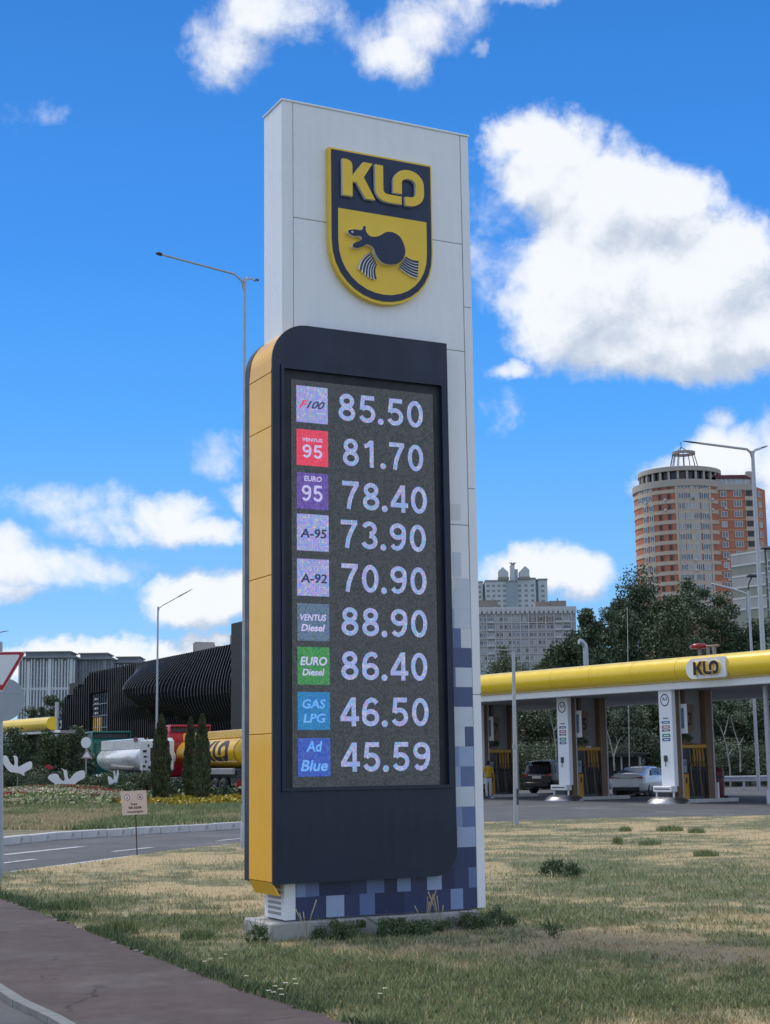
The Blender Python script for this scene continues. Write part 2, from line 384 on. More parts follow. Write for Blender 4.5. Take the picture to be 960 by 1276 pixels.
def arc(cx, cz, r, a0, a1, n=8, rz=None):
    rz = r if rz is None else rz
    return [(cx+r*math.cos(R_(a0+(a1-a0)*i/n)), cz+rz*math.sin(R_(a0+(a1-a0)*i/n))) for i in range(n+1)]
def stroke(path, w0, w1=None):
    w1 = w0 if w1 is None else w1; L = []; Rr = []; n = len(path)
    for i, (x, z) in enumerate(path):
        xa, za = path[max(i-1, 0)]; xb, zb = path[min(i+1, n-1)]
        dx, dz = xb-xa, zb-za; l = math.hypot(dx, dz); nx, nz = -dz/l, dx/l; ww = (w0+(w1-w0)*i/(n-1))/2
        L.append((x+nx*ww, z+nz*ww)); Rr.append((x-nx*ww, z-nz*ww))
    return L+Rr[::-1]
def crom(pts, k=5):
    out = []; n = len(pts)
    for i in range(n):
        p0, p1, p2, p3 = [np.array(pts[(i+j-1) % n]) for j in range(4)]
        for s in range(k):
            t = s/k; out.append(tuple(.5*((2*p1)+(-p0+p2)*t+(2*p0-5*p1+4*p2-p3)*t*t+(-p0+3*p1-3*p2+p3)*t**3)))
    return out
def letters():   # the three letters of the badge, normalised to x 0..2.4, z 0..1 (letter height 1)
    K = [(.0, .0), (.0, 1.), (.15, 1.), (.25, .95), (.285, .87), (.285, .58), (.60, 1.), (.87, 1.), (.61, .58), (.94, .0), (.66, .0), (.40, .41), (.285, .41), (.285, .0)]
    L = stroke([(1.06, 1.), (1.06, .38)]+arc(1.28, .34, .22, 180, 262, 6, .22)+[(1.34, .115), (1.715, .115)], .235, .22)
    O = stroke([(1.60, .30), (1.60, .62)]+arc(1.93, .62, .33, 175, 5, 12, .26)+[(2.26, .62), (2.26, .38)]+arc(1.93, .38, .33, -5, -75, 7, .26)+[(1.82, .12)], .25, .24)
    return [K, L, O]

_W = .146
def _el(cx, cz, rx, rz, a0=0, a1=360, n=22): return [(cx+rx*math.cos(R_(a0+(a1-a0)*i/n)), cz+rz*math.sin(R_(a0+(a1-a0)*i/n))) for i in range(n+1)]
GLY = {'0': [(_el(.28, .5, .20, .42), 1)], '1': [([(.33, 0), (.33, 1)], 0), ([(.09, .77), (.2, .81), (.31, .93)], 0)],
 '3': [(_el(.27, .735, .175, .185, 165, -85, 14), 0), (_el(.27, .285, .20, .205, 88, -165, 16), 0)],
 '4': [([(.41, 0), (.41, 1)], 0), ([(.385, .95), (.06, .30)], 0), ([(.0, .26), (.57, .26)], 0)],
 '5': [([(.10, .925), (.51, .925)], 0), ([(.155, .99), (.105, .47)], 0), (_el(.27, .325, .205, .245, 138, -158, 18), 0)],
 '6': [(_el(.28, .30, .20, .22), 1), ([(.47, .80), (.41, .89), (.31, .925), (.19, .86), (.115, .72), (.08, .52), (.08, .32)], 0)],
 '7': [([(.02, .925), (.54, .925)], 0), ([(.49, .93), (.34, .60), (.25, .32), (.21, 0)], 0)],
 '8': [(_el(.28, .735, .17, .185), 1), (_el(.28, .285, .20, .205), 1)]}
GLY['9'] = [([(.56-x, 1-z) for x, z in p], c) for p, c in GLY['6']]
def digits(txt, x0, z0, x1, z1, mname, y, depth=.003):
    b = MB(); tot = sum(.26 if c == '.' else .65 for c in txt)-.09; sx = (x1-x0)/tot; sz = z1-z0; cx = 0; lay = 0
    for c in txt:
        if c == '.':
            b.add([(x0+(cx+.065+.095*math.cos(a))*sx, y-depth, z0+(.09+.095*math.sin(a)*sx/sz)*sz) for a in np.linspace(0, 2*PI, 17)[:-1]], [list(range(16))], mname); cx += .26; continue
        for path, closed in GLY[c]:
            lay += 1; n = len(path)-(1 if closed else 0); vs = []
            for i in range(n):
                pa = path[(i-1) % n] if closed or i else path[0]; pb = path[(i+1) % n] if closed or i < n-1 else path[-1]
                dx, dz = (pb[0]-pa[0])*sx, (pb[1]-pa[1])*sz; l = math.hypot(dx, dz); nx, nz = -dz/l, dx/l; px_, pz = x0+(cx+path[i][0])*sx, z0+path[i][1]*sz
                hw = _W/2*(sx*.55+sz*.45); yy = y-depth-.0004*(lay % 4)
                vs += [(px_+nx*hw, yy, pz+nz*hw), (px_-nx*hw, yy, pz-nz*hw)]
            m_ = n if closed else n-1
            b.add(vs, [(2*i, 2*i+1, (2*i+3) % (2*n), (2*i+2) % (2*n)) for i in range(m_)], mname)
        cx += .65
    return b.mesh('digits')
# value noise for the lawn
def vnoise(x, y, s, seed):
    rs = np.random.RandomState(seed); T = rs.rand(64, 64); x = np.asarray(x)/s; y = np.asarray(y)/s
    xi = np.floor(x).astype(int); yi = np.floor(y).astype(int); fx = x-xi; fy = y-yi; fx = fx*fx*(3-2*fx); fy = fy*fy*(3-2*fy)
    a = T[xi % 64, yi % 64]; b = T[(xi+1) % 64, yi % 64]; c = T[xi % 64, (yi+1) % 64]; d = T[(xi+1) % 64, (yi+1) % 64]
    return (a*(1-fx)+b*fx)*(1-fy)+(c*(1-fx)+d*fx)*fy
def inpoly(x, y, poly):
    c = np.zeros(len(x), bool); n = len(poly); j = n-1
    for i in range(n):
        xi, yi = poly[i]; xj, yj = poly[j]
        t = ((yi > y) != (yj > y)) & (x < (xj-xi)*(y-yi)/(yj-yi+1e-12)+xi); c ^= t; j = i
    return c

# ============================================================ GROUND
b = MB(); b.add([(-3000, -60, -.06), (3000, -60, -.06), (3000, 5000, -.06), (-3000, 5000, -.06)], [(0, 1, 2, 3)], 'far_ground'); struct(b.build('terrain'))
def sheet(name, poly, z, m, t=.0):
    b = MB()
    if t: b.prismz(poly, z-t, z, m)
    else: b.add([(x, y, z) for x, y in poly], [list(range(len(poly)))], m)
    return b.build(name)
near = [(-30, 11), (-12, 17.5), (-7.6, 22.5), (-6.3, 25.46), (-4.87, 29.88), (-4.52, 30.85), (-3.27, 34.17), (-2.0, 37.2), (.2, 41.2), (2.7, 43.86), (6.26, 45.64), (11.33, 46.38), (20, 46.6), (60, 46)]
road = [(-60, 8), (-30, 11)] + near[1:] + [(140, 46), (140, 100), (60, 108), (20, 108), (4, 104), (-6, 100), (-40, 118), (-90, 118)]
struct(sheet('road', road, 0., 'asphalt'))
# painted marks
def mark(p, q, wd, seed=0):
    a, c = G(*p), G(*q); d = c-a; d /= np.linalg.norm(d); n = np.array([-d[1], d[0], 0])*wd/2
    b = MB(); b.add([(k[0], k[1], .006) for k in (a-n, c-n, c+n, a+n)], [(0, 1, 2, 3)], 'road_paint'); return b
for p, q, wd in [((3, 1065.8), (101.7, 1055.4), .2), ((140.5, 1061.6), (189, 1056.4), .14), ((271, 1048), (330, 1042.5), .14), ((-20, 1079), (43.6, 1071), .14),
                 ((607, 1001), (627, 1000.4), .16), ((659, 1004.7), (697, 1004.7), .16), ((713, 1007), (754, 1007.4), .16), ((817, 1012), (842, 1012), .16), ((889, 1016), (914, 1016), .14)]:
    o = struct(mark(p, q, wd).build('road_marking')); o['label'] = 'white painted dash on grey asphalt'
ed = [np.array(p) for p in near[2:12]]
b = MB()
for i in range(len(ed)-1):
    a, c = ed[i], ed[i+1]; d = (c-a)/np.linalg.norm(c-a); n = np.array([-d[1], d[0]])
    a1, a2, c1, c2 = a+n*.10, a+n*.24, c+n*.10, c+n*.24
    b.add([(*a1, .006), (*c1, .006), (*c2, .006), (*a2, .006)], [(0, 1, 2, 3)], 'road_paint')
struct(b.build('road_edge_line'))
# lawn in front, its patches of straw and green decided by one field
walk_near = [(-7.6, 25.0), (-5.02, 20.19), (-3.36, 16.65), (-1.98, 13.6), (-1.11, 11.71), (-.47, 10.57), (.9, 8.0), (4.5, 1.2)]
lawn_poly = near[3:] + [(60, 1.2)] + walk_near[::-1][:-1]
DRY = [(650, 1180, 1.7, .7, .7), (590, 1165, .9, .35, .8), (860, 1190, .7, .4, .7), (170, 1075, 2.2, 1.6, 1.1), (90, 1085, 1.5, 1., .8), (270, 1110, 1.2, 1., .8), (400, 1215, .5, .3, .4), (800, 1045, 6, 3.5, .45),
       (250, 1090, 1., 1., .7), (620, 1085, .8, .9, .6), (790, 1075, 1.0, .6, .5), (520, 1190, .8, .35, .9), (610, 1240, .35, .2, .5), (330, 1128, 1.2, .6, .6)]
GRN = [(430, 1230, 1.6, .6, .7), (20, 1135, .8, 1., .9), (150, 1155, .7, .6, .9), (330, 1200, 1., .5, .6), (800, 1130, 3.2, 1.8, .6), (700, 1080, 1.2, .9, .8), (900, 1090, 2., 2., .4), (700, 1250, 2.5, .5, .45), (170, 1125, 1.2, 1.2, .5), (620, 1145, .4, .3, .7)]
DRY = [(*G(p, q)[:2], a, c_, wt) for p, q, a, c_, wt in DRY]; GRN = [(*G(p, q)[:2], a, c_, wt) for p, q, a, c_, wt in GRN]
def dryness(x, y):
    f = vnoise(x, y, 1.6, 1)*.5+vnoise(x, y, .55, 2)*.52+vnoise(x, y, .2, 3)*.52-.72
    for cx, cy, a, c_, wt in DRY: f = f+wt*.40*np.exp(-((x-cx)/a)**2-((y-cy)/c_)**2)
    for cx, cy, a, c_, wt in GRN: f = f-wt*.40*np.exp(-((x-cx)/a)**2-((y-cy)/c_)**2)
    return f
lm = bpy.data.materials.new('lawn_soil'); lm.use_nodes = True; g = NG(lm.node_tree); bs = lm.node_tree.nodes['Principled BSDF']
at_ = g.node('ShaderNodeAttribute', attribute_name='dry'); t = g.node('ShaderNodeTexCoord').outputs['Object']
nn = g.noise(t, 14, 6, .7); f = g.m('ADD', at_.outputs['Fac'], g.m('MULTIPLY_ADD', nn, .5, -.25))
c = g.ramp(f, [(.30, (.16, .165, .085)), (.5, (.26, .235, .13)), (.66, (.46, .36, .19)), (.85, (.48, .37, .20))])
c = g.mix(1., c, g.ramp(g.noise(t, 60, 4, .7), [(.3, (.6,)*3), (.7, (1.25,)*3)]), 'MULTIPLY')
g.put(bs.inputs['Base Color'], c); bs.inputs['Roughness'].default_value = .95
bp = g.node('ShaderNodeBump'); bp.inputs['Strength'].default_value = .8; bp.inputs['Distance'].default_value = .03; g.put(bp.inputs['Height'], g.noise(t, 35, 5, .7)); g.put(bs.inputs['Normal'], bp.outputs[0])
M['lawn_soil'] = lm
def cracked(name, sc_, w_):
    m = M[name]; g = NG(m.node_tree); b_ = m.node_tree.nodes['Principled BSDF']; src = b_.inputs['Base Color'].links[0].from_socket
    t = g.node('ShaderNodeTexCoord').outputs['Object']; wv_ = g.v('MULTIPLY_ADD', g.noise(t, 2.2, 5, .65, out='Color'), (.55, .55, 0), t)
    v = g.node('ShaderNodeTexVoronoi', feature='DISTANCE_TO_EDGE'); g.put(v.inputs['Vector'], wv_); v.inputs['Scale'].default_value = sc_
    k = g.m('MULTIPLY', g.mr(v.outputs['Distance'], w_, 0.), g.mr(g.noise(t, .7, 2), .48, .60))
    st = g.mr(g.noise(t, .45, 4, .6), .42, .68)
    c = g.mix(1., src, g.ramp(st, [(0, (.86, .86, .86)), (1, (1.16, 1.15, 1.14))]), 'MULTIPLY'); g.put(b_.inputs['Base Color'], g.mix(g.m('MULTIPLY', k, .75), c, (.018, .016, .015)))
cracked('brown_asphalt', .55, .012); cracked('asphalt', .22, .008)
bm = bmesh.new(); vs = [bm.verts.new((x, y, .03)) for x, y in lawn_poly]; bm.faces.new(vs)
for k in range(2):
    pass
for x in np.arange(-8, 18, .5): bmesh.ops.bisect_plane(bm, geom=bm.verts[:]+bm.edges[:]+bm.faces[:], plane_co=(x, 0, 0), plane_no=(1, 0, 0))
for y in np.arange(8, 47, .5): bmesh.ops.bisect_plane(bm, geom=bm.verts[:]+bm.edges[:]+bm.faces[:], plane_co=(0, y, 0), plane_no=(0, 1, 0))
ins = [f_ for f_ in bm.faces if 7 < f_.calc_center_median().y < 47 and -8 < f_.calc_center_median().x < 18]
bmesh.ops.subdivide_edges(bm, edges=list({e for f_ in ins for e in f_.edges}), cuts=2, use_grid_fill=True)
me = bpy.data.meshes.new('lawn'); bm.to_mesh(me); bm.free(); me.materials.append(lm)
co = np.empty(len(me.vertices)*3, np.float32); me.vertices.foreach_get('co', co); co = co.reshape(-1, 3)
da = me.attributes.new('dry', 'FLOAT', 'POINT'); da.data.foreach_set('value', (dryness(co[:, 0], co[:, 1])+.42).astype(np.float32))
co[:, 2] = .03+.035*(vnoise(co[:, 0], co[:, 1], 1.4, 9)-.5); me.vertices.foreach_set('co', co.ravel()); me.update()
struct(obj('lawn', me))
# brown footpath with a worn edge, its kerb and the road at the bottom left
wn_ = []
rp = random.Random(4)
for i in range(len(walk_near)-1):
    p, q = np.array(walk_near[i]), np.array(walk_near[i+1]); n_ = max(1, int(np.linalg.norm(q-p)/.18))
    for k in range(n_): pt = p+(q-p)*k/n_; wn_.append((pt[0]+rp.uniform(-.035, .045), pt[1]+rp.uniform(-.03, .03)))
wn_.append(walk_near[-1])
kl = [(-8.3, 23.5), (-3.03, 12.29), (-2.65, 11.47), (-2.23, 10.71), (-1.0, 8.2), (2.6, 1.2)]
wb = sheet('footpath', wn_+[(q[0]+.0, q[1]) for q in kl[::-1]], .055, 'brown_asphalt'); struct(wb)
bd = MB()   # crumbled rim of the path
for i in range(0, len(wn_)-1):
    x, y = wn_[i]; r = rp.uniform(.008, .032)
    if y < 22 and rp.random() < .5: bd.bbox((x-r, y-r*1.3, .03), (x+r, y+r*1.3, .060+rp.uniform(0, .010)), 'dark_rubble', r*.35)
struct(bd.build('crumbled_path_edge'))
off = np.array([-.88, -.47])
for i in range(len(kl)-1):
    p, q = np.array(kl[i]), np.array(kl[i+1]); L = np.linalg.norm(q-p); n_ = max(1, round(L/1.0)); d = (q-p)/L; nr = np.array([d[1], -d[0]])
    for k in range(n_):
        a_ = p+d*(L*k/n_+.006); c_ = p+d*(L*(k+1)/n_-.006); bb = MB()
        bb.prismz([tuple(a_), tuple(c_), tuple(c_+nr*.09), tuple(a_+nr*.09)], -.06, .056, 'dark_kerb')
        o = bb.build('kerb_stone'); o['kind'] = 'structure'
struct(sheet('side_road', [tuple(np.array(q)+off*.10) for q in kl]+[(-6, 1.2), (-20, 12), (-16, 19)], .01, 'asphalt'))
# planted island on the left behind the kerb
far_ = [(-40, 12), (-16, 25.5), (-11, 31.2), (-8.7, 34.9), (-8.03, 37.24), (-6.55, 39.28), (-4.05, 42.3), (-1.6, 45.6), (-.4, 49), (-.6, 56), (-2.2, 66), (-5, 76)]
island = far_+[(-12, 79), (-30, 84), (-60, 84)]
struct(sheet('island', [(x, y) for x, y in island], .15, 'island_soil', .14))
root = struct(obj('island_kerb', None))
st = None
for i in range(2, len(far_)-3):
    p, q = np.array(far_[i]), np.array(far_[i+1]); L = np.linalg.norm(q-p); n_ = max(1, round(L/1.0)); d = (q-p)/L
    for k in range(n_):
        if st is None: st = MB().bbox((0, 0, 0), (1, .2, .2), 'kerb_stone', .018).mesh('kerb_stone')
        a_ = p+d*(L*k/n_+.008); o = obj('kerb_stone', st, root, (a_[0], a_[1], -.02+rp.uniform(0, .012)), math.atan2(d[1], d[0])+rp.uniform(-.008, .008)); o.scale = (L/n_-.016, 1, 1); o.location.x += d[1]*.1; o.location.y -= d[0]*.1

# grass blades
rs = np.random.RandomState(7)
def blades(n, xy, h, wd, lean, mats, name, z0=.03, seg=1):
    ang = rs.rand(n)*2*PI; hh = h*(.5+rs.rand(n)); ww = wd*(.6+.8*rs.rand(n)); ln = lean*hh*rs.rand(n); la = rs.rand(n)*2*PI
    dx = np.cos(ang)*ww/2; dy = np.sin(ang)*ww/2; lx = np.cos(la)*ln; ly = np.sin(la)*ln
    x, y = xy[:, 0], xy[:, 1]; z = np.full(n, z0)
    V = np.stack([np.stack([x-dx, y-dy, z], 1), np.stack([x+dx, y+dy, z], 1), np.stack([x+dx*.5+lx*.45, y+dy*.5+ly*.45, z+hh*.62], 1), np.stack([x+lx, y+ly, z+hh*.95], 1), np.stack([x-dx*.5+lx*.45, y-dy*.5+ly*.45, z+hh*.62], 1)], 1).reshape(-1, 3)
    b0 = np.arange(n)*5
    Fq = np.stack([b0, b0+1, b0+2, b0+4], 1); Ft = np.stack([b0+4, b0+2, b0+3, b0+3], 1)
    return V, Fq, b0
def grass_object(name, label, pts, hgt, wd, lean, mname, z0=.03):
    n = len(pts); V, Fq, b0 = blades(n, pts, hgt, wd, lean, None, name, z0)
    # one blade is a kite: base, base, shoulder, tip, shoulder -> pentagon
    F5 = np.stack([b0, b0+1, b0+2, b0+3, b0+4], 1)
    o = obj(name, npmesh(name, V, F5, [mname])); return tag(o, label, 'grass', kind='stuff')
# sample in view: denser where near
N = 900000
px = rs.uniform(-60, 1020, N); py_ = rs.uniform(1012, 1310, N)
def Gv(px, py_):
    dx = _F[0]+_R[0]*(px-480)/FPX-_U[0]*(py_-638)/FPX; dy = _F[1]+_R[1]*(px-480)/FPX-_U[1]*(py_-638)/FPX; dz = _F[2]+_R[2]*(px-480)/FPX-_U[2]*(py_-638)/FPX
    t = -1.7/dz; return dx*t, dy*t
gx, gy = Gv(px, py_)
# the lawn goes on outside the picture, a little sparser
wx_, wy_ = Gv(rs.uniform(-500, 1700, 700000), rs.uniform(1012, 1560, 700000)); pxx = 480+FPX*wx_/wy_; out_ = ~((pxx > -60) & (pxx < 1020) & (wy_ > 10.2)) & (wy_ > 4.5)
gx = np.concatenate([gx, wx_[out_]]); gy = np.concatenate([gy, wy_[out_]])
ok = inpoly(gx, gy, lawn_poly); gx, gy = gx[ok], gy[ok]
# keep off the plinth
PA = .4718; PO = np.array([-1.0254, 15.179]); PU = np.array([math.cos(PA), math.sin(PA)]); PN = np.array([math.sin(PA), -math.cos(PA)])
lu = (gx-PO[0])*PU[0]+(gy-PO[1])*PU[1]; lv = (gx-PO[0])*PN[0]+(gy-PO[1])*PN[1]
ok = ~((lu > -.3) & (lu < 2.2) & (lv < .12) & (lv > -.7)); gx, gy = gx[ok], gy[ok]
dr = dryness(gx, gy); sel = rs.rand(len(gx)); clump = vnoise(gx, gy, .12, 21)*.6+vnoise(gx, gy, .045, 22)*.4
far = np.clip((gy-10)/30, 0, 1)
isg = (dr+(sel-.5)*.62 < .0); dens = np.where(isg, .20+.85*(clump > .5), .10+.55*(clump > .52)*(vnoise(gx, gy, .5, 33) > .12))
keep = rs.rand(len(gx)) < dens
def pick(mask, frac=1.): i = np.where(mask & keep & (rs.rand(len(gx)) < frac))[0]; return np.stack([gx[i], gy[i]], 1)
gsel = rs.rand(len(gx))
grass_object('lawn_grass', 'green grass of the lawn around the price pylon', pick(isg & (gsel < .6), .6), .048, .009, .9, 'grass_green')
grass_object('lawn_grass', 'olive half dry grass of the lawn around the price pylon', pick(isg & (gsel >= .6), .6), .048, .009, .9, 'grass_olive')
grass_object('dry_grass', 'straw coloured dry grass of the lawn around the price pylon', pick(~isg, .45), .034, .008, 1.2, 'grass_straw')
# taller fringe along the footpath
fr = []
for i in range(len(walk_near)-2):
    p, q = np.array(walk_near[i]), np.array(walk_near[i+1]); L = np.linalg.norm(q-p); n_ = int(L*520)
    tt = rs.rand(n_); fr.append(p+(q-p)*tt[:, None]+np.abs(rs.randn(n_, 1))*.16*np.array([.88, .47])+rs.randn(n_, 2)*.01)
fr = np.concatenate(fr); fr = fr[vnoise(fr[:, 0], fr[:, 1], .5, 12) > .42]
grass_object('verge_grass', 'taller dark green grass along the edge of the brown footpath', fr, .07, .010, .8, 'leaf_weed')
# island grass (far)
N = 130000; px = rs.uniform(-20, 300, N); py_ = rs.uniform(990, 1042, N); ix, iy = Gv(px, py_); ok = inpoly(ix, iy, island); ix, iy = ix[ok], iy[ok]
dd = vnoise(ix, iy, 3.5, 5)*.6+vnoise(ix, iy, 1., 6)*.4-.5+.25*np.exp(-((iy-44-(ix+8)*.5)/4)**2)+.1*(ix < -8); gsel = rs.rand(len(ix)); m_ = dd+(gsel-.5)*.3 > .06
k = rs.rand(len(ix)) < .6
grass_object('island_grass', 'green grass of the planted island behind the kerb', np.stack([ix, iy], 1)[~m_ & k], .14, .035, .8, 'grass_green', .15)
grass_object('island_dry_grass', 'sandy dry grass patches on the planted island', np.stack([ix, iy], 1)[m_ & k], .09, .03, 1., 'grass_straw', .15)

# ============================================================ PRICE PYLON
T = .495; H = 8.602
pyl = thing('price_pylon', 'tall white fuel price pylon with dark LED price board and yellow badge', 'price sign', (PO[0], PO[1], 0), PA)
# local: x along the front to the right, -y towards the viewer
b = MB(); b.bbox((-.17, -.10, -.05), (2.13, .62, .205), 'concrete', .015); b.build('plinth', pyl)
core = MB(); core.bbox((.012, .012, .21), (2.245, T-.012, H-.012), 'dull_grey_metal', .01); core = core.build('frame_core', pyl)
def panel(a, c_, m='white_cladding', name='cladding_panel', ch=.004):
    return MB().bbox(a, c_, m, ch).build(name, pyl)
# corner strips
g_ = .003
panel((0, 0, .215), (.125-g_, .011, H)); 
for z0, z1 in [(.215, 2.4), (2.4, 4.6), (4.6, 6.62), (6.62, H)]:
    panel((2.155+g_, 0, z0+g_), (W_ := 2.257, .011, z1-g_))
    panel((2.246, .013, z0+g_), (2.257, T, z1-g_), name='side_panel')
for z0, z1 in [(.215, 1.6), (1.6, 3.8), (3.8, H)]:
    panel((0, .013, z0+g_), (.011, T, z1-g_), name='side_panel')
    panel((0.012, T-.011, z0+g_), (2.245, T, z1-g_), name='rear_panel')
panel((.125+g_, .002, 6.115+g_), (2.155-g_, .011, 7.335-g_)); panel((.125+g_, .002, 7.335+g_), (2.155-g_, .011, H-.0))
panel((.125+g_, .002, 4.2), (2.155-g_, .011, 6.115-g_)); panel((.125+g_, .003, 3.62), (2.155-g_, .011, 4.2-g_*2))
MB().bbox((-.012, -.012, H), (2.269, T+.012, H+.022), 'white_cladding', .005).build('top_cap', pyl)
b = MB()   # louvre at the foot
for i in range(6): b.box((-.006, .08, .26+i*.05), (-.001, T-.1, .285+i*.05), 'dull_grey_metal')
b.build('side_vent', pyl)
# printed film of blue grey squares, low on the front
fb = MB(); rf = random.Random(11); x0f, x1f = .128, 2.152
row = .205; z = .222; k = 0
def shade(u_, z_):
    t = (z_-.2)/3.4; dark = (int(u_/.17)+int(z_/row)) % 2 == 0
    if rf.random() < .22: dark = not dark
    if z_ < .7: base = rf.choice([.3, .8, 1.3]) if dark else rf.choice([3.2, 3.8, 4.4, 4.9])
    else: base = (rf.choice([1.0, 2.0, 2.8]) if dark else rf.choice([3.8, 4.4, 5.0]))+1.6*t
    if z_ > .7 and u_ > 1.6: base += .3
    return int(max(0, min(7, round(base))))
while z < 3.6:
    z1 = min(z+row, 3.62); xs = [x0f]; u_ = x0f+rf.uniform(.1, .2)
    while u_ < x1f-.09: xs.append(u_); u_ += rf.uniform(.14, .20)
    xs.append(x1f); jig = .012
    for i in range(len(xs)-1):
        if z > .75 and xs[i+1] < 1.75: 
            continue
        s_ = shade(xs[i], z)
        if z > 2.9: s_ = max(5, s_)
        fb.box((xs[i]+.0006, .0, z+.0006), (xs[i+1]-.0006, .006, z1-.0006), 'film%d' % s_)
    z = z1; k += 1
fb.build('checker_film', pyl)
for z0, z1, s0 in [(3.62, 3.95, 5), (3.95, 4.2, 6)]:
    pass
b = MB(); b.box((.128, .008, .218), (1.76, .0105, 3.62), 'film3'); b.build('film_backing', pyl)
for (u0, u1, z0, z1, s_) in [(1.95, 2.05, 3.64, 3.9, 6), (1.93, 2.06, 4.25, 4.42, 7)]:
    MB().box((u0, -.001, z0), (u1, .0015, z1), 'film%d' % s_).build('checker_film', pyl)
# display housing
D_ = .119; xl, xr, zb, zt = -.166, 1.862, .568, 6.142
def housing(x0, x1, z0, z1, rt, rb):
    return [(x0, z0), (x1-rb, z0)]+arc(x1-rb, z0+rb, rb, -90, 0, 10)[1:]+[(x1, z1)]+arc(x0+rt*.95, z1-rt, rt*.95, 90, 180, 12, rt)
out = housing(xl, xr, zb, zt, .40, .26)
def frame_with_hole(outp, hole, y0, y1, m):
    bm = bmesh.new()
    vo = [bm.verts.new((x, y0, z)) for x, z in outp]; vh = [bm.verts.new((x, y0, z)) for x, z in hole]
    eo = [bm.edges.new((vo[i], vo[(i+1) % len(vo)])) for i in range(len(vo))]; eh = [bm.edges.new((vh[i], vh[(i+1) % len(vh)])) for i in range(len(vh))]
    bmesh.ops.triangle_fill(bm, use_beauty=True, edges=eo+eh)
    fs = bm.faces[:]; bmesh.ops.recalc_face_normals(bm, faces=fs)
    for f_ in fs:
        if f_.normal.y > 0: f_.normal_flip()
    r = bmesh.ops.extrude_face_region(bm, geom=fs); ve = [e for e in r['geom'] if isinstance(e, bmesh.types.BMVert)]
    # extruded copy becomes the front; move the old (now back) faces
    for v_ in ve: v_.co.y = y0
    for v_ in vo+vh: v_.co.y = y1
    bmesh.ops.recalc_face_normals(bm, faces=bm.faces[:])
    me = bpy.data.meshes.new('f'); bm.to_mesh(me); bm.free(); me.materials.append(M[m]); return me
hole = [(-.078, 1.44), (1.820, 1.44), (1.820, 5.705), (-.078, 5.705)]
obj('front_plate', frame_with_hole(out, hole, -D_, -D_+.022, 'dark_housing'), pyl)
MB().prism(out, T-.006, T+.120, 'dark_housing').build('rear_plate', pyl)
inn = housing(xl+.012, xr-.012, zb+.012, zt-.012, .39, .25)
b = MB(); n = len(inn)
# top, right and bottom wall of the housing between the plates
seq = inn[0:]; b.add([(x, -D_+.022, z) for x, z in seq]+[(x, T-.008, z) for x, z in seq], [(i, i+n, (i+1) % n+n, (i+1) % n) for i in range(n) if not (i == n-1 or (seq[i][0] < .12 and seq[i][1] > 5.6))], 'black_trim'); b.build('housing_wall', pyl)
# yellow side band made of five sheets
lp = [(xl+.006, .60)]; cuts = [(.585, 2.0), (2.0, 3.556), (3.556, 5.06), (5.06, 5.62)]
for z0, z1 in cuts:
    MB().bbox((xl-.004, -D_+.024, z0+.003), (xl+.012, T-.010, z1-.003), 'amber', .003).build('side_sheet', pyl)
b = MB(); ar = arc(xl+.38+.0, zt-.40, .375, 90, 177, 12, .395); n = len(ar)
ai = [(x+.012*(1), z-.012) for x, z in ar]
b.add([(x, -D_+.024, z) for x, z in ar]+[(x, T-.010, z) for x, z in ar], [(i, i+1, i+1+n, i+n) for i in range(n-1)], 'amber', True)
ar2 = [(xl+.0, 5.74), (xl-.002, 5.623)]
b.add([(ar[-1][0], -D_+.024, ar[-1][1]), (ar[-1][0], T-.010, ar[-1][1]), (xl-.004, T-.010, 5.623), (xl-.004, -D_+.024, 5.623)], [(0, 1, 2, 3)], 'amber')
b.build('curved_side_sheet', pyl)
b = MB(); b.add([(xl-.004, -D_+.02, .585), (xl-.004, T-.012, .585), (xl+.05, T-.03, .46), (xl+.05, -D_-.02, .46),
                 (xl+.008, -D_+.02, .58), (xl+.008, T-.012, .58), (xl+.062, T-.03, .465), (xl+.062, -D_-.02, .465)], [(0, 1, 2, 3), (4, 7, 6, 5), (0, 3, 7, 4), (1, 5, 6, 2), (3, 2, 6, 7)], 'amber'); b.build('bent_flap', pyl)
# recessed bezel and screen
def rim(x0, x1, z0, z1, wd, y0, y1, m):
    b = MB(); b.box((x0, y0, z0), (x0+wd, y1, z1), m); b.box((x1-wd, y0, z0), (x1, y1, z1), m); b.box((x0+wd, y0, z1-wd), (x1-wd, y1, z1), m); b.box((x0+wd, y0, z0), (x1-wd, y1, z0+wd), m); return b
rim(-.074, 1.816, 1.444, 5.701, .035, -D_-.016, -D_+.05, 'dark_housing').build('bezel_rim', pyl)
b = MB(); b.box((-.04, -D_+.03, 1.478), (1.784, -D_+.06, 5.667), 'black_trim'); b.build('screen_surround', pyl)
YS = -D_+.022
scr = MB().box((.052, YS, 1.476), (1.690, -D_+.03, 5.568), 'led_off').build('screen', pyl)
mods = MB()
YF = YS-.002
rows = [('85.50', .573, 1.570), ('81.70', .618, 1.563), ('78.40', .607, 1.600), ('73.90', .585, 1.578), ('70.90', .587, 1.578), ('88.90', .585, 1.577), ('86.40', .579, 1.570), ('46.50', .568, 1.575), ('45.59', .573, 1.582)]
zc = [5.330, 4.860, 4.412, 4.008, 3.560, 3.117, 2.674, 2.212, 1.765]
ztop = [5.509, 5.056, 4.610, 4.186, 3.731, 3.283, 2.850, 2.406, 1.954]
base = ['led_pale', 'led_red', 'led_purple', 'led_pale', 'led_pale', 'led_steel', 'led_green', 'led_cyan', 'led_blue']
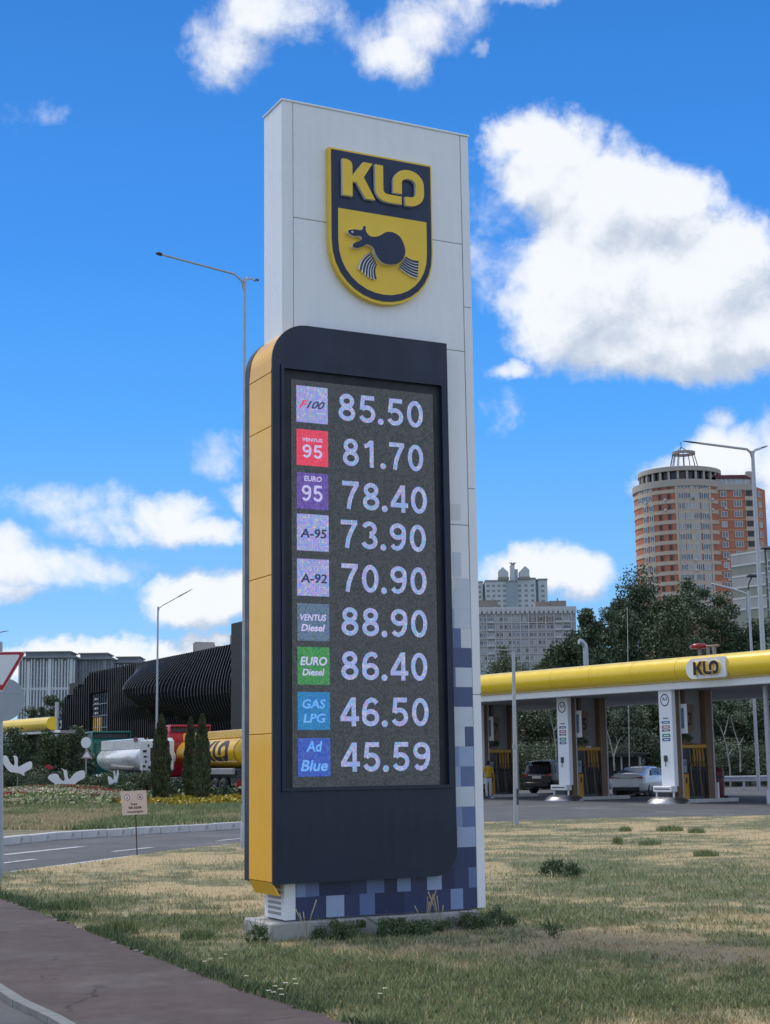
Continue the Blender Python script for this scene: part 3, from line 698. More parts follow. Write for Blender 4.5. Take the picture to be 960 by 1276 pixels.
words = [[('F', .03, .13, .15, .23, 'led_red', .4), ('100', .11, .315, .15, .23, 'led_ink', .45)], [('VENTUS', .06, .285, .25, .285, 'led_glyph', 0), ('95', .06, .285, .08, .215, 'led_glyph', .12)],
         [('EURO', .08, .275, .285, .34, 'led_glyph', .1), ('95', .05, .285, .08, .245, 'led_glyph', .12)], [('A-95', .035, .325, .13, .225, 'led_ink', .1)], [('A-92', .035, .325, .13, .225, 'led_ink', .1)],
         [('VENTUS', .03, .315, .20, .265, 'led_glyph', .2), ('Diesel', .04, .30, .095, .165, 'led_glyph', .2)], [('EURO', .03, .32, .19, .275, 'led_glyph', .15), ('Diesel', .05, .29, .09, .155, 'led_glyph', .2)],
         [('GAS', .05, .30, .21, .30, 'led_skyglyph', .15), ('LPG', .06, .30, .07, .16, 'led_skyglyph', .15)], [('Ad', .09, .26, .24, .345, 'led_skyglyph', .15), ('Blue', .03, .32, .05, .16, 'led_skyglyph', .2)]]
wd_name = ['F 100', 'VENTUS 95', 'EURO 95', 'A-95', 'A-92', 'VENTUS Diesel', 'EURO Diesel', 'GAS LPG', 'Ad Blue']
for k in range(9):
    t_, x0, x1 = rows[k]
    o = obj('price', digits(t_, x0, zc[k]-.143, x1, zc[k]+.143, 'led_white', YF), pyl); o['label'] = 'glowing price %s, row %d from the top' % (t_, k+1)
    xa, xb = .107, .456; zt_ = ztop[k]; zb_ = zt_-(.372 if k else .380)
    lo = MB().box((xa, YF-.003, zb_), (xb, YF, zt_), base[k]).build('fuel_label', pyl); lo['label'] = '%s fuel tile on the LED screen' % {'led_pale': 'pale', 'led_red': 'red', 'led_purple': 'purple', 'led_steel': 'steel blue', 'led_green': 'green', 'led_cyan': 'light blue', 'led_blue': 'blue'}[base[k]]
    for (s_, a0, a1, b0, b1, mm, sh) in words[k]:
        if s_ == '95': obj('lettering', digits(s_, xa+a0, zb_+b0, xa+a1, zb_+b1, mm, YF-.0035), lo); continue
        obj('lettering', text_poly(s_, xa+a0, zb_+b0, xa+a1, zb_+b1, mm, YF-.0035, .003, .02, shear=sh), lo)
# badge
def shield(x0, x1, z0, zt_, zm, n=16):
    cx = (x0+x1)/2; r = (x1-x0)/2
    return [(x0, zt_), (x0, zm)]+[(cx-r*math.cos(PI*i/n), zm-(zm-z0)*math.sin(PI*i/n)**.9) for i in range(1, n)]+[(x1, zm), (x1, zt_)]
badge = MB().prism(shield(.503, 1.740, 6.500, 8.150, 7.15), -.070, .0, 'emblem_yellow', 'emblem_yellow').build('badge_plate', pyl)
MB().prism(shield(.533, 1.722, 6.530, 8.128, 7.15), -.078, -.068, 'emblem_navy').build('navy_field', badge)
MB().prism(shield(.604, 1.662, 6.602, 7.485, 7.14), -.081, -.076, 'emblem_yellow', 'white_paint').build('yellow_field', badge)
for poly in letters():
    poly = [(.640+x*(1.618-.640)/2.385, 7.622+z_*(8.026-7.622)) for x, z_ in poly]
    MB().prism(poly, -.122, -.077, 'emblem_yellow', 'white_paint').build('raised_letter', badge)
bz = -.003
beast = [(.700, 7.235), (.770, 7.255), (.835, 7.255), (.862, 7.272), (.872, 7.305), (.900, 7.305), (.900, 7.262), (.925, 7.225), (.965, 7.205), (1.052, 7.222), (1.147, 7.282), (1.242, 7.286), (1.321, 7.238), (1.367, 7.132), (1.357, 7.040), (1.292, 6.960), (1.189, 6.926), (1.095, 6.935), (1.020, 7.005), (.985, 7.085), (.915, 7.112), (.860, 7.078), (.800, 7.052), (.750, 7.058), (.747, 7.085), (.775, 7.112), (.812, 7.128), (.848, 7.158), (.846, 7.182), (.815, 7.190), (.765, 7.180), (.712, 7.196), (.694, 7.214)]
bp_ = crom(beast, 4)
MB().prism(bp_, -.135, -.080, 'emblem_navy', 'white_paint').build('animal_figure', badge)
MB().prism([(.742+.014*math.cos(t_), 7.222+.010*math.sin(t_)) for t_ in np.linspace(0, 2*PI, 9)[:-1]], -.138, -.134, 'white_paint').build('animal_eye', badge)
for i in range(6):
    t_ = i/5; a0 = np.array([.985-.0*t_, 7.035-.11*t_*.2]); 
    e_ = np.array([.845+.175*t_, 6.835-.085*math.sin(t_*PI/2)]); s0 = np.array([.975+.06*t_, 7.035-.115*t_]); mid = (s0+e_)/2+np.array([-.055+.012*t_, .03])
    pth = [tuple((1-q)**2*s0+2*q*(1-q)*mid+q*q*e_) for q in np.linspace(0, 1, 7)]
    MB().prism(stroke(pth, .022, .036), -.106, -.081, 'emblem_navy', 'white_paint').build('paw_stripe', badge)
    pth2 = [(x-.013, z_-.006) for x, z_ in pth]
    MB().prism(stroke(pth2, .006, .012), -.108, -.081, 'white_paint', 'white_paint').build('paw_stripe', badge)
for i in range(6):
    t_ = i/5; s0 = np.array([1.385-.07*t_, 7.045-.115*t_]); e_ = np.array([1.545-.015*t_, 7.010-.165*t_]); mid = (s0+e_)/2+np.array([.0, -.030])
    pth = [tuple((1-q)**2*s0+2*q*(1-q)*mid+q*q*e_) for q in np.linspace(0, 1, 7)]
    MB().prism(stroke(pth, .022, .034), -.106, -.081, 'emblem_navy', 'white_paint').build('tail_stripe', badge)
    pth2 = [(x-.002, z_-.015) for x, z_ in pth]
    MB().prism(stroke(pth2, .004, .009), -.108, -.081, 'white_paint', 'white_paint').build('tail_stripe', badge)
MB().tube([(2.246, .02, 2.41), (2.262, -.006, 2.41)], .012, 'dull_grey_metal', 6).build('bolt', pyl)
# ============================================================ STREET LAMPS, POLES, SIGNS
def lamp(Y, base, elbow, tipL, tipR, r0, r1, label, lens=.30, gr='street lamps along the road', name='street_lamp'):
    p0 = G(*base) if Y is None else at(*base, Y); Y0 = p0[1]; p0[2] = 0
    root = thing(name, label, 'street lamp', p0, 0, gr); L = lambda q, dy=0: Vector(at(*q, Y0+dy)-p0)
    top = L(elbow); top = Vector((0, 0, top.z)) if abs(top.x) < .4 else top
    MB().tube([(0, 0, 0), (top.x*.5, 0, top.z*.5), tuple(top)], [r0, (r0+r1)/2, r1], 'galvanised', 12).build('pole', root)
    MB().lathe([(r0*1.5, 0), (r0*1.5, .5), (r0, .55)], 'galvanised', 12).build('pole_base', root)
    for tip, dy in ((tipL, -.6), (tipR, 1.2)):
        if tip is None: continue
        e = L(tip, dy); d = (e-top); l = d.length; h = Vector((d.x, d.y, 0)).normalized()
        a1 = top+Vector((0, 0, -.35)); a2 = top+h*.06+Vector((0, 0, -.08)); a3 = top+h*.22+Vector((0, 0, .06)); dd = (e-a3).normalized()
        arm_end = e-dd*min(lens, l*.5)
        o = MB().tube([a1, a2, a3, arm_end], [r1*.8, r1*.75, r1*.7, r1*.62], 'galvanised', 8).build('arm', root)
        b = MB(); n = 8; vs = []; fs = []; s_ = dd.cross(Vector((0, 0, 1))).normalized(); u_ = s_.cross(dd)
        for i, (t, wd, hh) in enumerate([(0, .035, .03), (.15, .06, .035), (.5, .08, .03), (.85, .06, .02), (1, .02, .01)]):
            c = arm_end+dd*(t*min(lens, l*.5)*1.0)
            for k in range(n): vs.append(c+s_*wd*math.cos(2*PI*k/n)+u_*hh*math.sin(2*PI*k/n))
        for i in range(4):
            for k in range(n): fs.append((i*n+k, i*n+(k+1) % n, (i+1)*n+(k+1) % n, (i+1)*n+k))
        b.add(vs, fs, 'lamp_dark', True); b.build('luminaire', root)
    return root
lamp(None, (304, 1060), (297.5, 346), (194, 315), (320, 349), .045, .034, 'tall twin arm grey street lamp just left of the price pylon', lens=.14)
lamp(58., (960.5, 982), (935.5, 562), (851, 549.5), (957, 555.5), .115, .07, 'tall twin arm grey street lamp at the right edge before the canopy', lens=.7)
lamp(80., (194.6, 980), (195.4, 756), None, (240, 734), .07, .045, 'single arm street lamp in front of the black ribbed hall', lens=1.0)
lamp(75., (-70, 990), (-66, 800), None, (11, 786), .1, .06, 'street lamp whose arm tip reaches in at the left edge', lens=1.4)
# lamp with black head behind the canopy
p0 = at(946.3, 988, 82.); p0[2] = 0; root = thing('area_lamp', 'slim grey lamp post with small black head behind the yellow canopy', 'street lamp', p0)
tp = Vector(at(933, 736, 82.)-p0); MB().tube([(0, 0, 0), tp], [.10, .06], 'galvanised', 10).build('pole', root)
MB().tube([tp, tp+Vector((.05, 0, .4)), tp+Vector((.22, -.1, .75))], .04, 'lamp_dark', 8).build('bracket', root)
MB().bbox((tp.x-.05, -.3, tp.z+.72), (tp.x+.62, .15, tp.z+.86), 'lamp_dark', .03).build('lamp_head', root)
# pale straight arm reaching behind it (a distant lamp)
p0 = at(933.5, 960, 120.); p0[2] = 0; root = thing('distant_lamp', 'distant pale lamp arm between the trees and the grey block', 'street lamp', p0)
MB().tube([(0, 0, 0), Vector(at(931, 740, 120)-p0)], .07, 'dull_grey_metal', 8).build('pole', root)
MB().tube([Vector(at(931, 740, 120)-p0), Vector(at(912, 733.5, 120)-p0), Vector(at(887, 727.5, 120)-p0)], [.07, .09, .07], 'panel_light', 8).build('arm', root)
# short galvanised post
p0 = G(643.5, 1029); root = thing('steel_post', 'weathered thin steel post with a short crossbar right of the price pylon', 'post', p0)
tp = Vector(at(640, 812, p0[1])-p0); MB().tube([(0, 0, 0), tp*.45, tp], [.072, .058, .045], 'galvanised', 12).build('pole', root)
MB().tube([tp*.45+Vector((0, 0, -.06)), tp*.45+Vector((0, 0, .05))], .075, 'dull_grey_metal', 12).build('collar', root)
MB().tube([tp+Vector((-.55, 0, .06)), tp+Vector((.12, 0, .03))], .018, 'dull_grey_metal', 6).build('crossbar', root)
MB().bbox((.035, -.09, .55), (.075, -.055, .98), 'lamp_dark', .006).build('cable_cover', root)
# thin aerial and vent pipe behind the canopy
p0 = at(784, 960, 80.); p0[2] = 0; root = thing('whip_aerial', 'thin whip aerial standing in front of the dark trees', 'aerial', p0)
MB().tube([(0, 0, 0), Vector(at(782, 756, 80)-p0)], [.03, .012], 'panel_light', 6).build('mast', root)
p0 = at(731, 960, 86.); p0[2] = 0; root = thing('vent_pipe', 'fat galvanised vent pipe with an elbow rising behind the canopy', 'pipe', p0)
e = Vector(at(730, 808, 86)-p0); MB().tube([(e.x, 0, 0), e], .15, 'galvanised', 14).build('riser', root); MB().tube([e, e+Vector((-.05, 0, .22)), e+Vector((-.2, -.05, .36)), e+Vector((-.38, -.1, .38))], .15, 'galvanised', 14).build('elbow', root)
# give way sign seen at the left edge, and the back of a round sign
p0 = G(2, 1096); Y0 = p0[1]; root = thing('give_way_sign', 'red bordered white triangular give way sign at the left edge', 'road sign', p0)
tp = Vector(at(0.5, 800, Y0)-p0); MB().tube([(0, 0, 0), tp], .034, 'galvanised', 12).build('pole', root)
sc_ = Y0/FPX
cx, cz = (at(3.7, 828.8, Y0)-p0)[0], (at(3.7, 828.8, Y0)-p0)[2]
def tri(s_, r):  # rounded triangle pointing down; s_ = half width
    P3 = [(-s_, s_*.55), (s_, s_*.55), (0, -s_*1.20)]; out = []
    for i, (x, z_) in enumerate(P3):
        a = np.array(P3[i-1]); c_ = np.array(P3[i]); d_ = np.array(P3[(i+1) % 3]); ua = (a-c_)/np.linalg.norm(a-c_); ud = (d_-c_)/np.linalg.norm(d_-c_)
        for t in np.linspace(0, 1, 5): out.append(tuple((1-t)**2*(c_+ua*r)+2*t*(1-t)*c_+t*t*(c_+ud*r)))
    return out
hw = 29.5*sc_
for s_, yy, mm, nm, r in [(hw, -.05, 'sign_white', 'sign_edge', .06), (hw*.955, -.055, 'sign_red', 'red_border', .06), (hw*.76, -.060, 'sign_white', 'sign_face', .05)]:
    MB().prism([(cx+x, cz+z_) for x, z_ in tri(s_, r)], yy, yy+.006, mm).build(nm, root)
cx2, cz2 = (at(6.5, 872, Y0)-p0)[0], (at(6.5, 872, Y0)-p0)[2]
b = MB(); R0_ = 26.5*sc_; b.prism([(cx2-.02+R0_*math.cos(t), cz2+R0_*math.sin(t)) for t in np.linspace(0, 2*PI, 41)[:-1]], -.042, -.036, 'sign_back')
b.build('round_plate', root)
MB().tube([(cx2-R0_*.7, -.034, cz2+.1), (cx2+R0_*.7, -.034, cz2+.1)], .012, 'galvanised', 6).build('bracket', root)
# paper notice on a thin stake
p0 = G(171, 1068); Y0 = p0[1]; q = Y0/FPX; root = thing('notice_sign', 'small pinkish notice board on a thin stake in the dry grass', 'sign', p0)
tp = Vector(at(168.3, 990, Y0)-p0); MB().tube([(0, 0, -.02), tp], .011, 'rust_stake', 8).build('stake', root)
bx = [Vector(at(*c_, Y0)-p0) for c_ in [(150.2, 986.2), (182.5, 984.8), (184, 1014.5), (153, 1016.3)]]
def on(u_, v_, dy): a = bx[0].lerp(bx[1], u_); c_ = bx[3].lerp(bx[2], u_); r = a.lerp(c_, v_); return (r.x, r.y-dy, r.z)
b = MB(); b.add([on(0, 0, .018), on(1, 0, .018), on(1, 1, .018), on(0, 1, .018), on(0, 0, .012), on(1, 0, .012), on(1, 1, .012), on(0, 1, .012)], [(0, 3, 2, 1), (4, 5, 6, 7), (0, 1, 5, 4), (1, 2, 6, 5), (2, 3, 7, 6), (3, 0, 4, 7)], 'sign_paper'); board = b.build('board', root)
def onmesh(me, u0, v0, u1, v1, dy, pr, nm):   # drape a unit-square mesh (x right, z up) over the board
    for v_ in me.vertices:
        v_.co = Vector(on(u0+(u1-u0)*v_.co.x, v0+(v1-v0)*(1-v_.co.z), dy))
    return obj(nm, me, pr)
for txt, u0, v0, u1, v1 in [('Зона', .36, .50, .62, .60), ('висадки', .27, .65, .76, .77), ('пасажирів', .21, .82, .84, .94)]:
    onmesh(text_poly(txt, 0, 0, 1, 1, 'ink', 0, 0, .012), u0, v0, u1, v1, .0205, board, 'lettering')
for u_, kind in ((.24, 0), (.75, 1)):
    ring = _el(.5, .5, .5, .5, n=20)[:-1]; inner = _el(.5, .5, .40, .40, n=20)[:-1]; b = MB()
    b.add([(x, 0, z_) for x, z_ in ring+inner], [(i, (i+1) % 20, 20+(i+1) % 20, 20+i) for i in range(20)], 'ink_red')
    b.add([(x, 0, z_) for x, z_ in inner], [list(range(20))], 'plate_white'); onmesh(b.mesh('m'), u_-.105, .14, u_+.105, .40, .0200, board, 'pictogram')
    b = MB(); pts = [(.42, .25), (.58, .25), (.62, .5), (.52, .62), (.58, .74), (.48, .8), (.42, .7), (.46, .56), (.36, .45)] if kind == 0 else [(.3, .3), (.46, .26), (.55, .45), (.7, .36), (.74, .46), (.58, .58), (.6, .72), (.48, .78), (.44, .62), (.30, .5)]
    b.add([(x, 0, z_) for x, z_ in pts], [list(range(len(pts)))], 'ink'); onmesh(b.mesh('m'), u_-.105, .14, u_+.105, .40, .0208, board, 'pictogram')
    if kind: b = MB(); b.add([(x, 0, z_) for x, z_ in stroke([(.18, .78), (.82, .2)], .07)], [(0, 1, 2, 3)], 'ink_red'); onmesh(b.mesh('m'), u_-.105, .14, u_+.105, .40, .0214, board, 'pictogram')
# small distant round sign back and warning triangle by the green truck
p0 = at(107, 985, 80.); p0[2] = .15; q = 80/FPX; root = thing('warning_sign', 'distant round sign back above a triangular warning sign by the green truck', 'road sign', p0)
L8 = lambda x, y, dy=0: Vector(at(x, y, 80.+dy)-p0)
MB().tube([(0, 0, 0), L8(107.5, 925)], .035, 'dull_grey_metal', 8).build('pole', root)
c_ = L8(107.4, 925.5); MB().prism([(c_.x+6.2*q*math.cos(t), c_.z+6.8*q*math.sin(t)) for t in np.linspace(0, 2*PI, 25)[:-1]], -.05, -.03, 'sign_white').build('round_plate', root)
A3 = [L8(109, 933.5), L8(115.5, 945.5), L8(101.5, 945)]
MB().prism([(a.x, a.z) for a in A3], -.07, -.05, 'sign_white').build('triangle_plate', root)
cc = (A3[0]+A3[1]+A3[2])/3
MB().prism([(cc.x+(a.x-cc.x)*.94, cc.z+(a.z-cc.z)*.94) for a in A3], -.078, -.07, 'sticker_pink').build('red_border', root); MB().prism([(cc.x+(a.x-cc.x)*.66, cc.z+(a.z-cc.z)*.66) for a in A3], -.086, -.078, 'sign_white').build('sign_face', root)

# ============================================================ TREES AND PLANTS
def leafcloud(name, parent, cen, rad, nclump, nleaf, size, mname, seed, crad=.28, flat=.8, low=-.9, fill=.45, mats2=None, taper=0.):
    rs_ = np.random.RandomState(seed); d = rs_.randn(nclump, 3); d /= np.linalg.norm(d, axis=1)[:, None]
    d *= (fill+(1-fill)*rs_.rand(nclump, 1)**.5); d[:, 2] = np.maximum(d[:, 2], low)
    if taper: d[:, :2] *= np.clip(1.-taper*(d[:, 2:3]*.5+.5), .05, 1)
    C = np.array(cen)+d*np.array(rad); cr = (crad*(.55+.9*rs_.rand(nclump)))*min(rad)
    nleaf = int(nleaf*2.5); k = rs_.randint(0, nclump, nleaf); o = rs_.randn(nleaf, 3)*.62; o = np.clip(o, -1.15, 1.15)
    p = C[k]+o*cr[k][:, None]*np.array([1, 1, flat])
    a = rs_.randn(nleaf, 3); a /= np.linalg.norm(a, axis=1)[:, None]; c_ = np.cross(a, rs_.randn(nleaf, 3)); c_ /= np.linalg.norm(c_, axis=1)[:, None]
    s_ = size*.60*(.6+.8*rs_.rand(nleaf))[:, None]
    V = np.stack([p-a*s_*.5, p+c_*s_*.28, p+a*s_*.5, p-c_*s_*.28], 1).reshape(-1, 3)
    F_ = np.arange(nleaf*4).reshape(-1, 4); mats = [mname]+([mats2] if mats2 else [])
    mi = (rs_.rand(nclump) < .35)[k].astype(int) if mats2 else None
    return obj(name, npmesh(name, V, F_, mats, mi), parent)
def limbs(root, h, r, cr, z0, seed, m='bark', n=6, name='trunk'):
    q = random.Random(seed); b = MB(); p = [(0, 0, 0), (q.uniform(-.1, .1), 0, h*.3), (q.uniform(-.25, .25), q.uniform(-.2, .2), h*.62), (q.uniform(-.3, .3), 0, h*.9)]
    b.tube(p, [r, r*.8, r*.5, r*.12], m, 8)
    for i in range(n):
        t = .25+.55*i/n; a = q.uniform(0, 2*PI); zz = h*t; L = cr*q.uniform(.6, 1.)
        b.tube([(0, 0, zz), (math.cos(a)*L*.5, math.sin(a)*L*.5, zz+L*.45), (math.cos(a)*L, math.sin(a)*L, zz+L*.85)], [r*.4, r*.25, r*.06], m, 6)
    return b.build(name, root)
def tree(px_, ytop, Y, wpx, label, leafm='leaf_dark', n=9000, sz=.3, seed=1, zlow=1.5, group=None, trunk='bark', leaf2=None, name='tree', ncl=60, crad=.30, cat='tree'):
    p0 = at(px_, 950, Y); p0[2] = 0; h = at(px_, ytop, Y)[2]; rad = wpx/2*Y/FPX
    root = thing(name, label, cat, p0, 0, group)
    limbs(root, h*.93, max(.08, h*.018), rad*.85, zlow, seed, trunk)
    leafcloud('crown', root, (0, 0, (h+zlow)/2), (rad, rad, (h-zlow)/2), ncl, n, sz, leafm, seed, crad=crad, mats2=leaf2)
    return root
GT = 'dense dark trees behind the filling station'
for i, (x, yt, Y, wp, lab, n, lm_) in enumerate([
    (742, 750, 100, 40, 'thin dark tree with a separate leaning top left of the dense trees', 5000, 'leaf_dark'),
    (722, 790, 98, 56, 'low dark tree beside the vent pipe', 6000, 'leaf_dark'),
    (772, 742, 112, 72, 'dark leafy tree left of the tallest one behind the canopy', 11000, 'leaf_dark'),
    (804, 712, 116, 84, 'tallest dark tree, in front of the left edge of the brick tower', 15000, 'leaf_dark'),
    (845, 742, 106, 78, 'broad dark tree above the badge on the canopy', 13000, 'leaf_mid'),
    (872, 722, 120, 74, 'dark tree below the middle of the brick tower', 13000, 'leaf_dark'),
    (908, 736, 110, 62, 'dark tree just left of the small black lamp head', 10000, 'leaf_dark'),
    (945, 772, 112, 56, 'mid green tree at the right edge above the canopy', 8000, 'leaf_mid')]):
    tree(x, yt, Y, wp, lab, lm_, n, .34, 10+i, 2., GT, ncl=70 if wp > 60 else 36)
for i, (x, yt, Y, wp, lab) in enumerate([(628, 806, 140, 60, 'pale green tree between the price pylon and the steel post'), (665, 822, 145, 52, 'pale green tree right of the steel post above the canopy'), (690, 812, 135, 36, 'small mid green tree left of the vent pipe above the canopy')]):
    tree(x, yt, Y, wp, lab, 'leaf_pale' if i < 2 else 'leaf_mid', 5500, .36, 40+i, 2., 'pale trees in front of the panel block')
# understorey seen beneath the canopy
for i, (x, yt, Y, wp, lab, lm_) in enumerate([
    (655, 868, 96, 60, 'grey green willow seen between the first two fuel bays', 'leaf_pale'), (690, 872, 99, 50, 'dusky tree behind the middle fuel bay column', 'leaf_mid'),
    (755, 872, 95, 46, 'dark tree behind the bare white branches', 'leaf_dark'), (785, 880, 93, 52, 'pale leafy willow right of the bare white branches', 'leaf_pale'), (815, 866, 97, 46, 'dark tree left of the front column under the canopy', 'leaf_mid'),
    (880, 862, 96, 54, 'dark tree just behind the front fuel bay', 'leaf_dark'), (915, 862, 100, 56, 'leafy tree behind the two pale trunks', 'leaf_mid'), (952, 860, 96, 54, 'dark leafy tree at the right edge beneath the canopy', 'leaf_dark'), (612, 870, 98, 50, 'dark tree behind the person in yellow', 'leaf_dark')]):
    tree(x, yt, Y+6, wp, lab, lm_, 7500, .30, 60+i, .2, 'trees seen beneath the canopy', ncl=44, crad=.34)
BUSH_WHERE = ['grey green bush behind the person in yellow', 'bush behind the steel post', 'bush behind the left end of the black car', 'bush behind the roof of the black car', 'bush behind the middle bay column', 'bush behind the middle bay pump', 'bush left of the dark shelter', 'bush behind the dark shelter', 'bush behind the roof of the white sedan', 'bush right of the white sedan roof', 'bush behind the front bay column', 'bush behind the front bay pump', 'bush behind the waste bin', 'bush behind the left part of the guard rail', 'bush behind the guard rail at the right edge']
for i in range(15):
    x = 606+i*25.5+rp.uniform(-6, 6); Y = 97+rp.uniform(-3, 2); p0 = at(x, 960, Y); p0[2] = 0
    root = thing('bush', BUSH_WHERE[i], 'bush', p0, 0, 'bushes behind the filling station')
    leafcloud('foliage', root, (0, 0, 1.2), (1.3, 1., rp.uniform(1.2, 1.9)), 16, 2600, .2, rp.choice(['leaf_mid', 'leaf_dark', 'leaf_pale']), 200+i, crad=.45)
    MB().tube([(0, 0, 0), (.1, 0, .8), (.3, .1, 1.4)], [.05, .04, .02], 'bark', 6).build('stem', root)
def bare(px_, base, Y, lines, label, r=.055):
    p0 = at(px_, base, Y); p0[2] = 0; root = thing('bare_tree', label, 'tree', p0, 0, 'pale trunks beneath the canopy'); b = MB()
    for ln in lines:
        pts = [Vector(at(x, y, Y+dy)-p0) for x, y, dy in ln]; pts[0].z = max(0, pts[0].z); b.tube(pts, [r*(1-.75*i/(len(pts)-1))*(1 if ln is lines[0] else .6) for i in range(len(pts))], 'birch_bark', 7)
    b.build('trunk', root)
    leafcloud('foliage', root, Vector(at(px_, 880, Y)-p0), (1., .6, 1.), 10, 260, .16, 'leaf_pale', int(px_), crad=.5)
bare(764, 950, 90., [[(766, 960, 0), (765, 944, 0), (761, 925, 0), (756, 908, .2), (752, 890, .3)], [(765, 944, 0), (769, 930, .2), (774, 918, .3)], [(762, 930, 0), (757, 922, -.2), (754, 912, -.4)], [(767, 938, 0), (770, 928, 0), (768, 918, .2)]], 'bare white forked trunk between the middle and front fuel bays')
bare(912, 985, 92., [[(911, 985, 0), (910, 958, 0), (906, 930, 0), (900, 910, 0), (893, 898, .2)], [(903, 916, 0), (907, 900, .2), (909, 890, .3)], [(909, 940, 0), (914, 932, .3)]], 'pale crooked trunk right of the front fuel bay')
bare(924, 960, 92.6, [[(923, 962, 0), (923, 940, 0), (919, 922, 0), (914, 906, 0), (911, 892, .2)], [(921, 929, 0), (927, 918, .3)]], 'second pale trunk, farther right beneath the canopy', .06)
bare(690, 960, 92., [[(694, 960, 0), (693, 930, 0), (689, 905, 0), (684, 885, .2)], [(690, 912, 0), (696, 900, .3)]], 'pale thin trunk above the black car', .05)

# planted island: hedge, conifers, flower bands
GH = 'clipped and loose bushes on the island'
def bushpx(x, y0, y1, wpx, Y, label, m_, n=3500, sz=.14, seed=0, group=GH, dep=.8):
    p0 = at(x, y1, Y); p0[2] = .15; z1 = at(x, y0, Y)[2]; r = wpx/2*Y/FPX; root = thing('bush', label, 'bush', p0, 0, group)
    leafcloud('foliage', root, (0, 0, (z1-.15)/2), (r, r*dep, (z1-.15)/2), 26, n, sz, m_, seed, crad=.5)
    MB().tube([(0, 0, 0), (.08, 0, (z1)*.5)], [.05, .02], 'bark', 6).build('stem', root)
for i, a in enumerate([(18, 962, 988, 56, 76, 'low dark hedge bush beneath the left white bird', 'leaf_dark'), (60, 960, 986, 48, 78, 'dark hedge bush behind the middle white bird', 'leaf_dark'), (96, 966, 990, 46, 76, 'dark bush right of the middle white bird', 'leaf_mid'),
    (130, 968, 996, 40, 73, 'leafy green bush beneath the small white bird', 'leaf_mid'), (158, 962, 994, 44, 75, 'green bush below the cab of the white tanker', 'leaf_mid'), (183, 966, 996, 34, 74, 'brownish green bush left of the front conifer', 'leaf_thuja'),
    (222, 974, 998, 34, 72, 'low dark shrub between the front conifer and the pair of conifers', 'leaf_dark'), (266, 982, 1000, 44, 71, 'low dark shrub below the yellow tanker wheels', 'leaf_dark'), (298, 982, 1000, 36, 72, 'low dark shrub beside the price pylon', 'leaf_dark'), (150, 978, 1000, 60, 70, 'low loose green shrub behind the notice board', 'leaf_mid')]):
    bushpx(*a, seed=300+i)
def conifer(x, ytop, ybase, wpx, Y, label, seed):
    p0 = at(x, ybase, Y); p0[2] = .15; h = at(x, ytop, Y)[2]-.15; r = wpx/2*Y/FPX
    root = thing('columnar_conifer', label, 'tree', p0, 0, 'columnar conifers before the tankers')
    MB().tube([(0, 0, 0), (0, 0, h*.9)], [.07, .02], 'bark', 7).build('trunk', root)
    rs_ = np.random.RandomState(seed); n = 9000; t = rs_.rand(n)**.8; prof = r*np.sin(np.clip(t*.92+.10, 0, 1)*PI)**.55*(1-.35*t)
    a = rs_.rand(n)*2*PI; rr = prof*(.55+.45*rs_.rand(n)**.4)*(1+.12*np.sin(a*5+t*14)+.1*np.sin(t*40+a)); p = np.stack([rr*np.cos(a), rr*np.sin(a), t*h], 1)
    ax = np.stack([np.cos(a)*.35, np.sin(a)*.35, np.ones(n)], 1)+rs_.randn(n, 3)*.3; ax /= np.linalg.norm(ax, axis=1)[:, None]; c_ = np.cross(ax, rs_.randn(n, 3)); c_ /= np.linalg.norm(c_, axis=1)[:, None]
    s_ = .20*(.6+.8*rs_.rand(n))[:, None]; V = np.stack([p-ax*s_*.5, p+c_*s_*.2, p+ax*s_*.5, p-c_*s_*.2], 1).reshape(-1, 3)
    obj('foliage', npmesh('foliage', V, np.arange(n*4).reshape(-1, 4), ['leaf_thuja']), root)
conifer(200, 894, 996, 26, 68, 'broad columnar conifer left of the red truck', 401)
conifer(237, 896, 990, 17, 70, 'slim columnar conifer, left one of the close pair', 402)
conifer(251.5, 892, 1000, 22, 66, 'browning columnar conifer, right one of the close pair', 403)
# trees at the far left below and above the small canopy
for i, (x, yt, Y, wp, lab, lm_) in enumerate([(12, 906, 84, 40, 'dark tree at the left edge beneath the small canopy', 'leaf_dark'), (38, 908, 88, 34, 'dark tree second from the left beneath the small canopy', 'leaf_dark'), (62, 906, 84, 34, 'dark tree beneath the end of the small canopy', 'leaf_mid'), (88, 908, 88, 36, 'dark tree between the small canopy and the warning sign', 'leaf_dark'), (104, 916, 92, 26, 'small dark tree behind the round sign back', 'leaf_dark')]):
    tree(x, yt, Y, wp, lab, lm_, 5200, .2, 80+i, .3, 'trees below the small canopy', ncl=30, crad=.4)
for i, (x, yt, Y, wp, lab) in enumerate([(38, 872, 230, 30, 'distant tree in front of the pale high-rise, nearest the round sign'), (60, 868, 225, 30, 'distant tree in front of the middle of the pale high-rise'), (80, 872, 235, 24, 'distant tree left of the black ribbed hall')]):
    tree(x, yt, Y, wp, lab, 'leaf_dark', 3600, .5, 90+i, 1., 'distant trees before the high-rise', ncl=30, crad=.35)
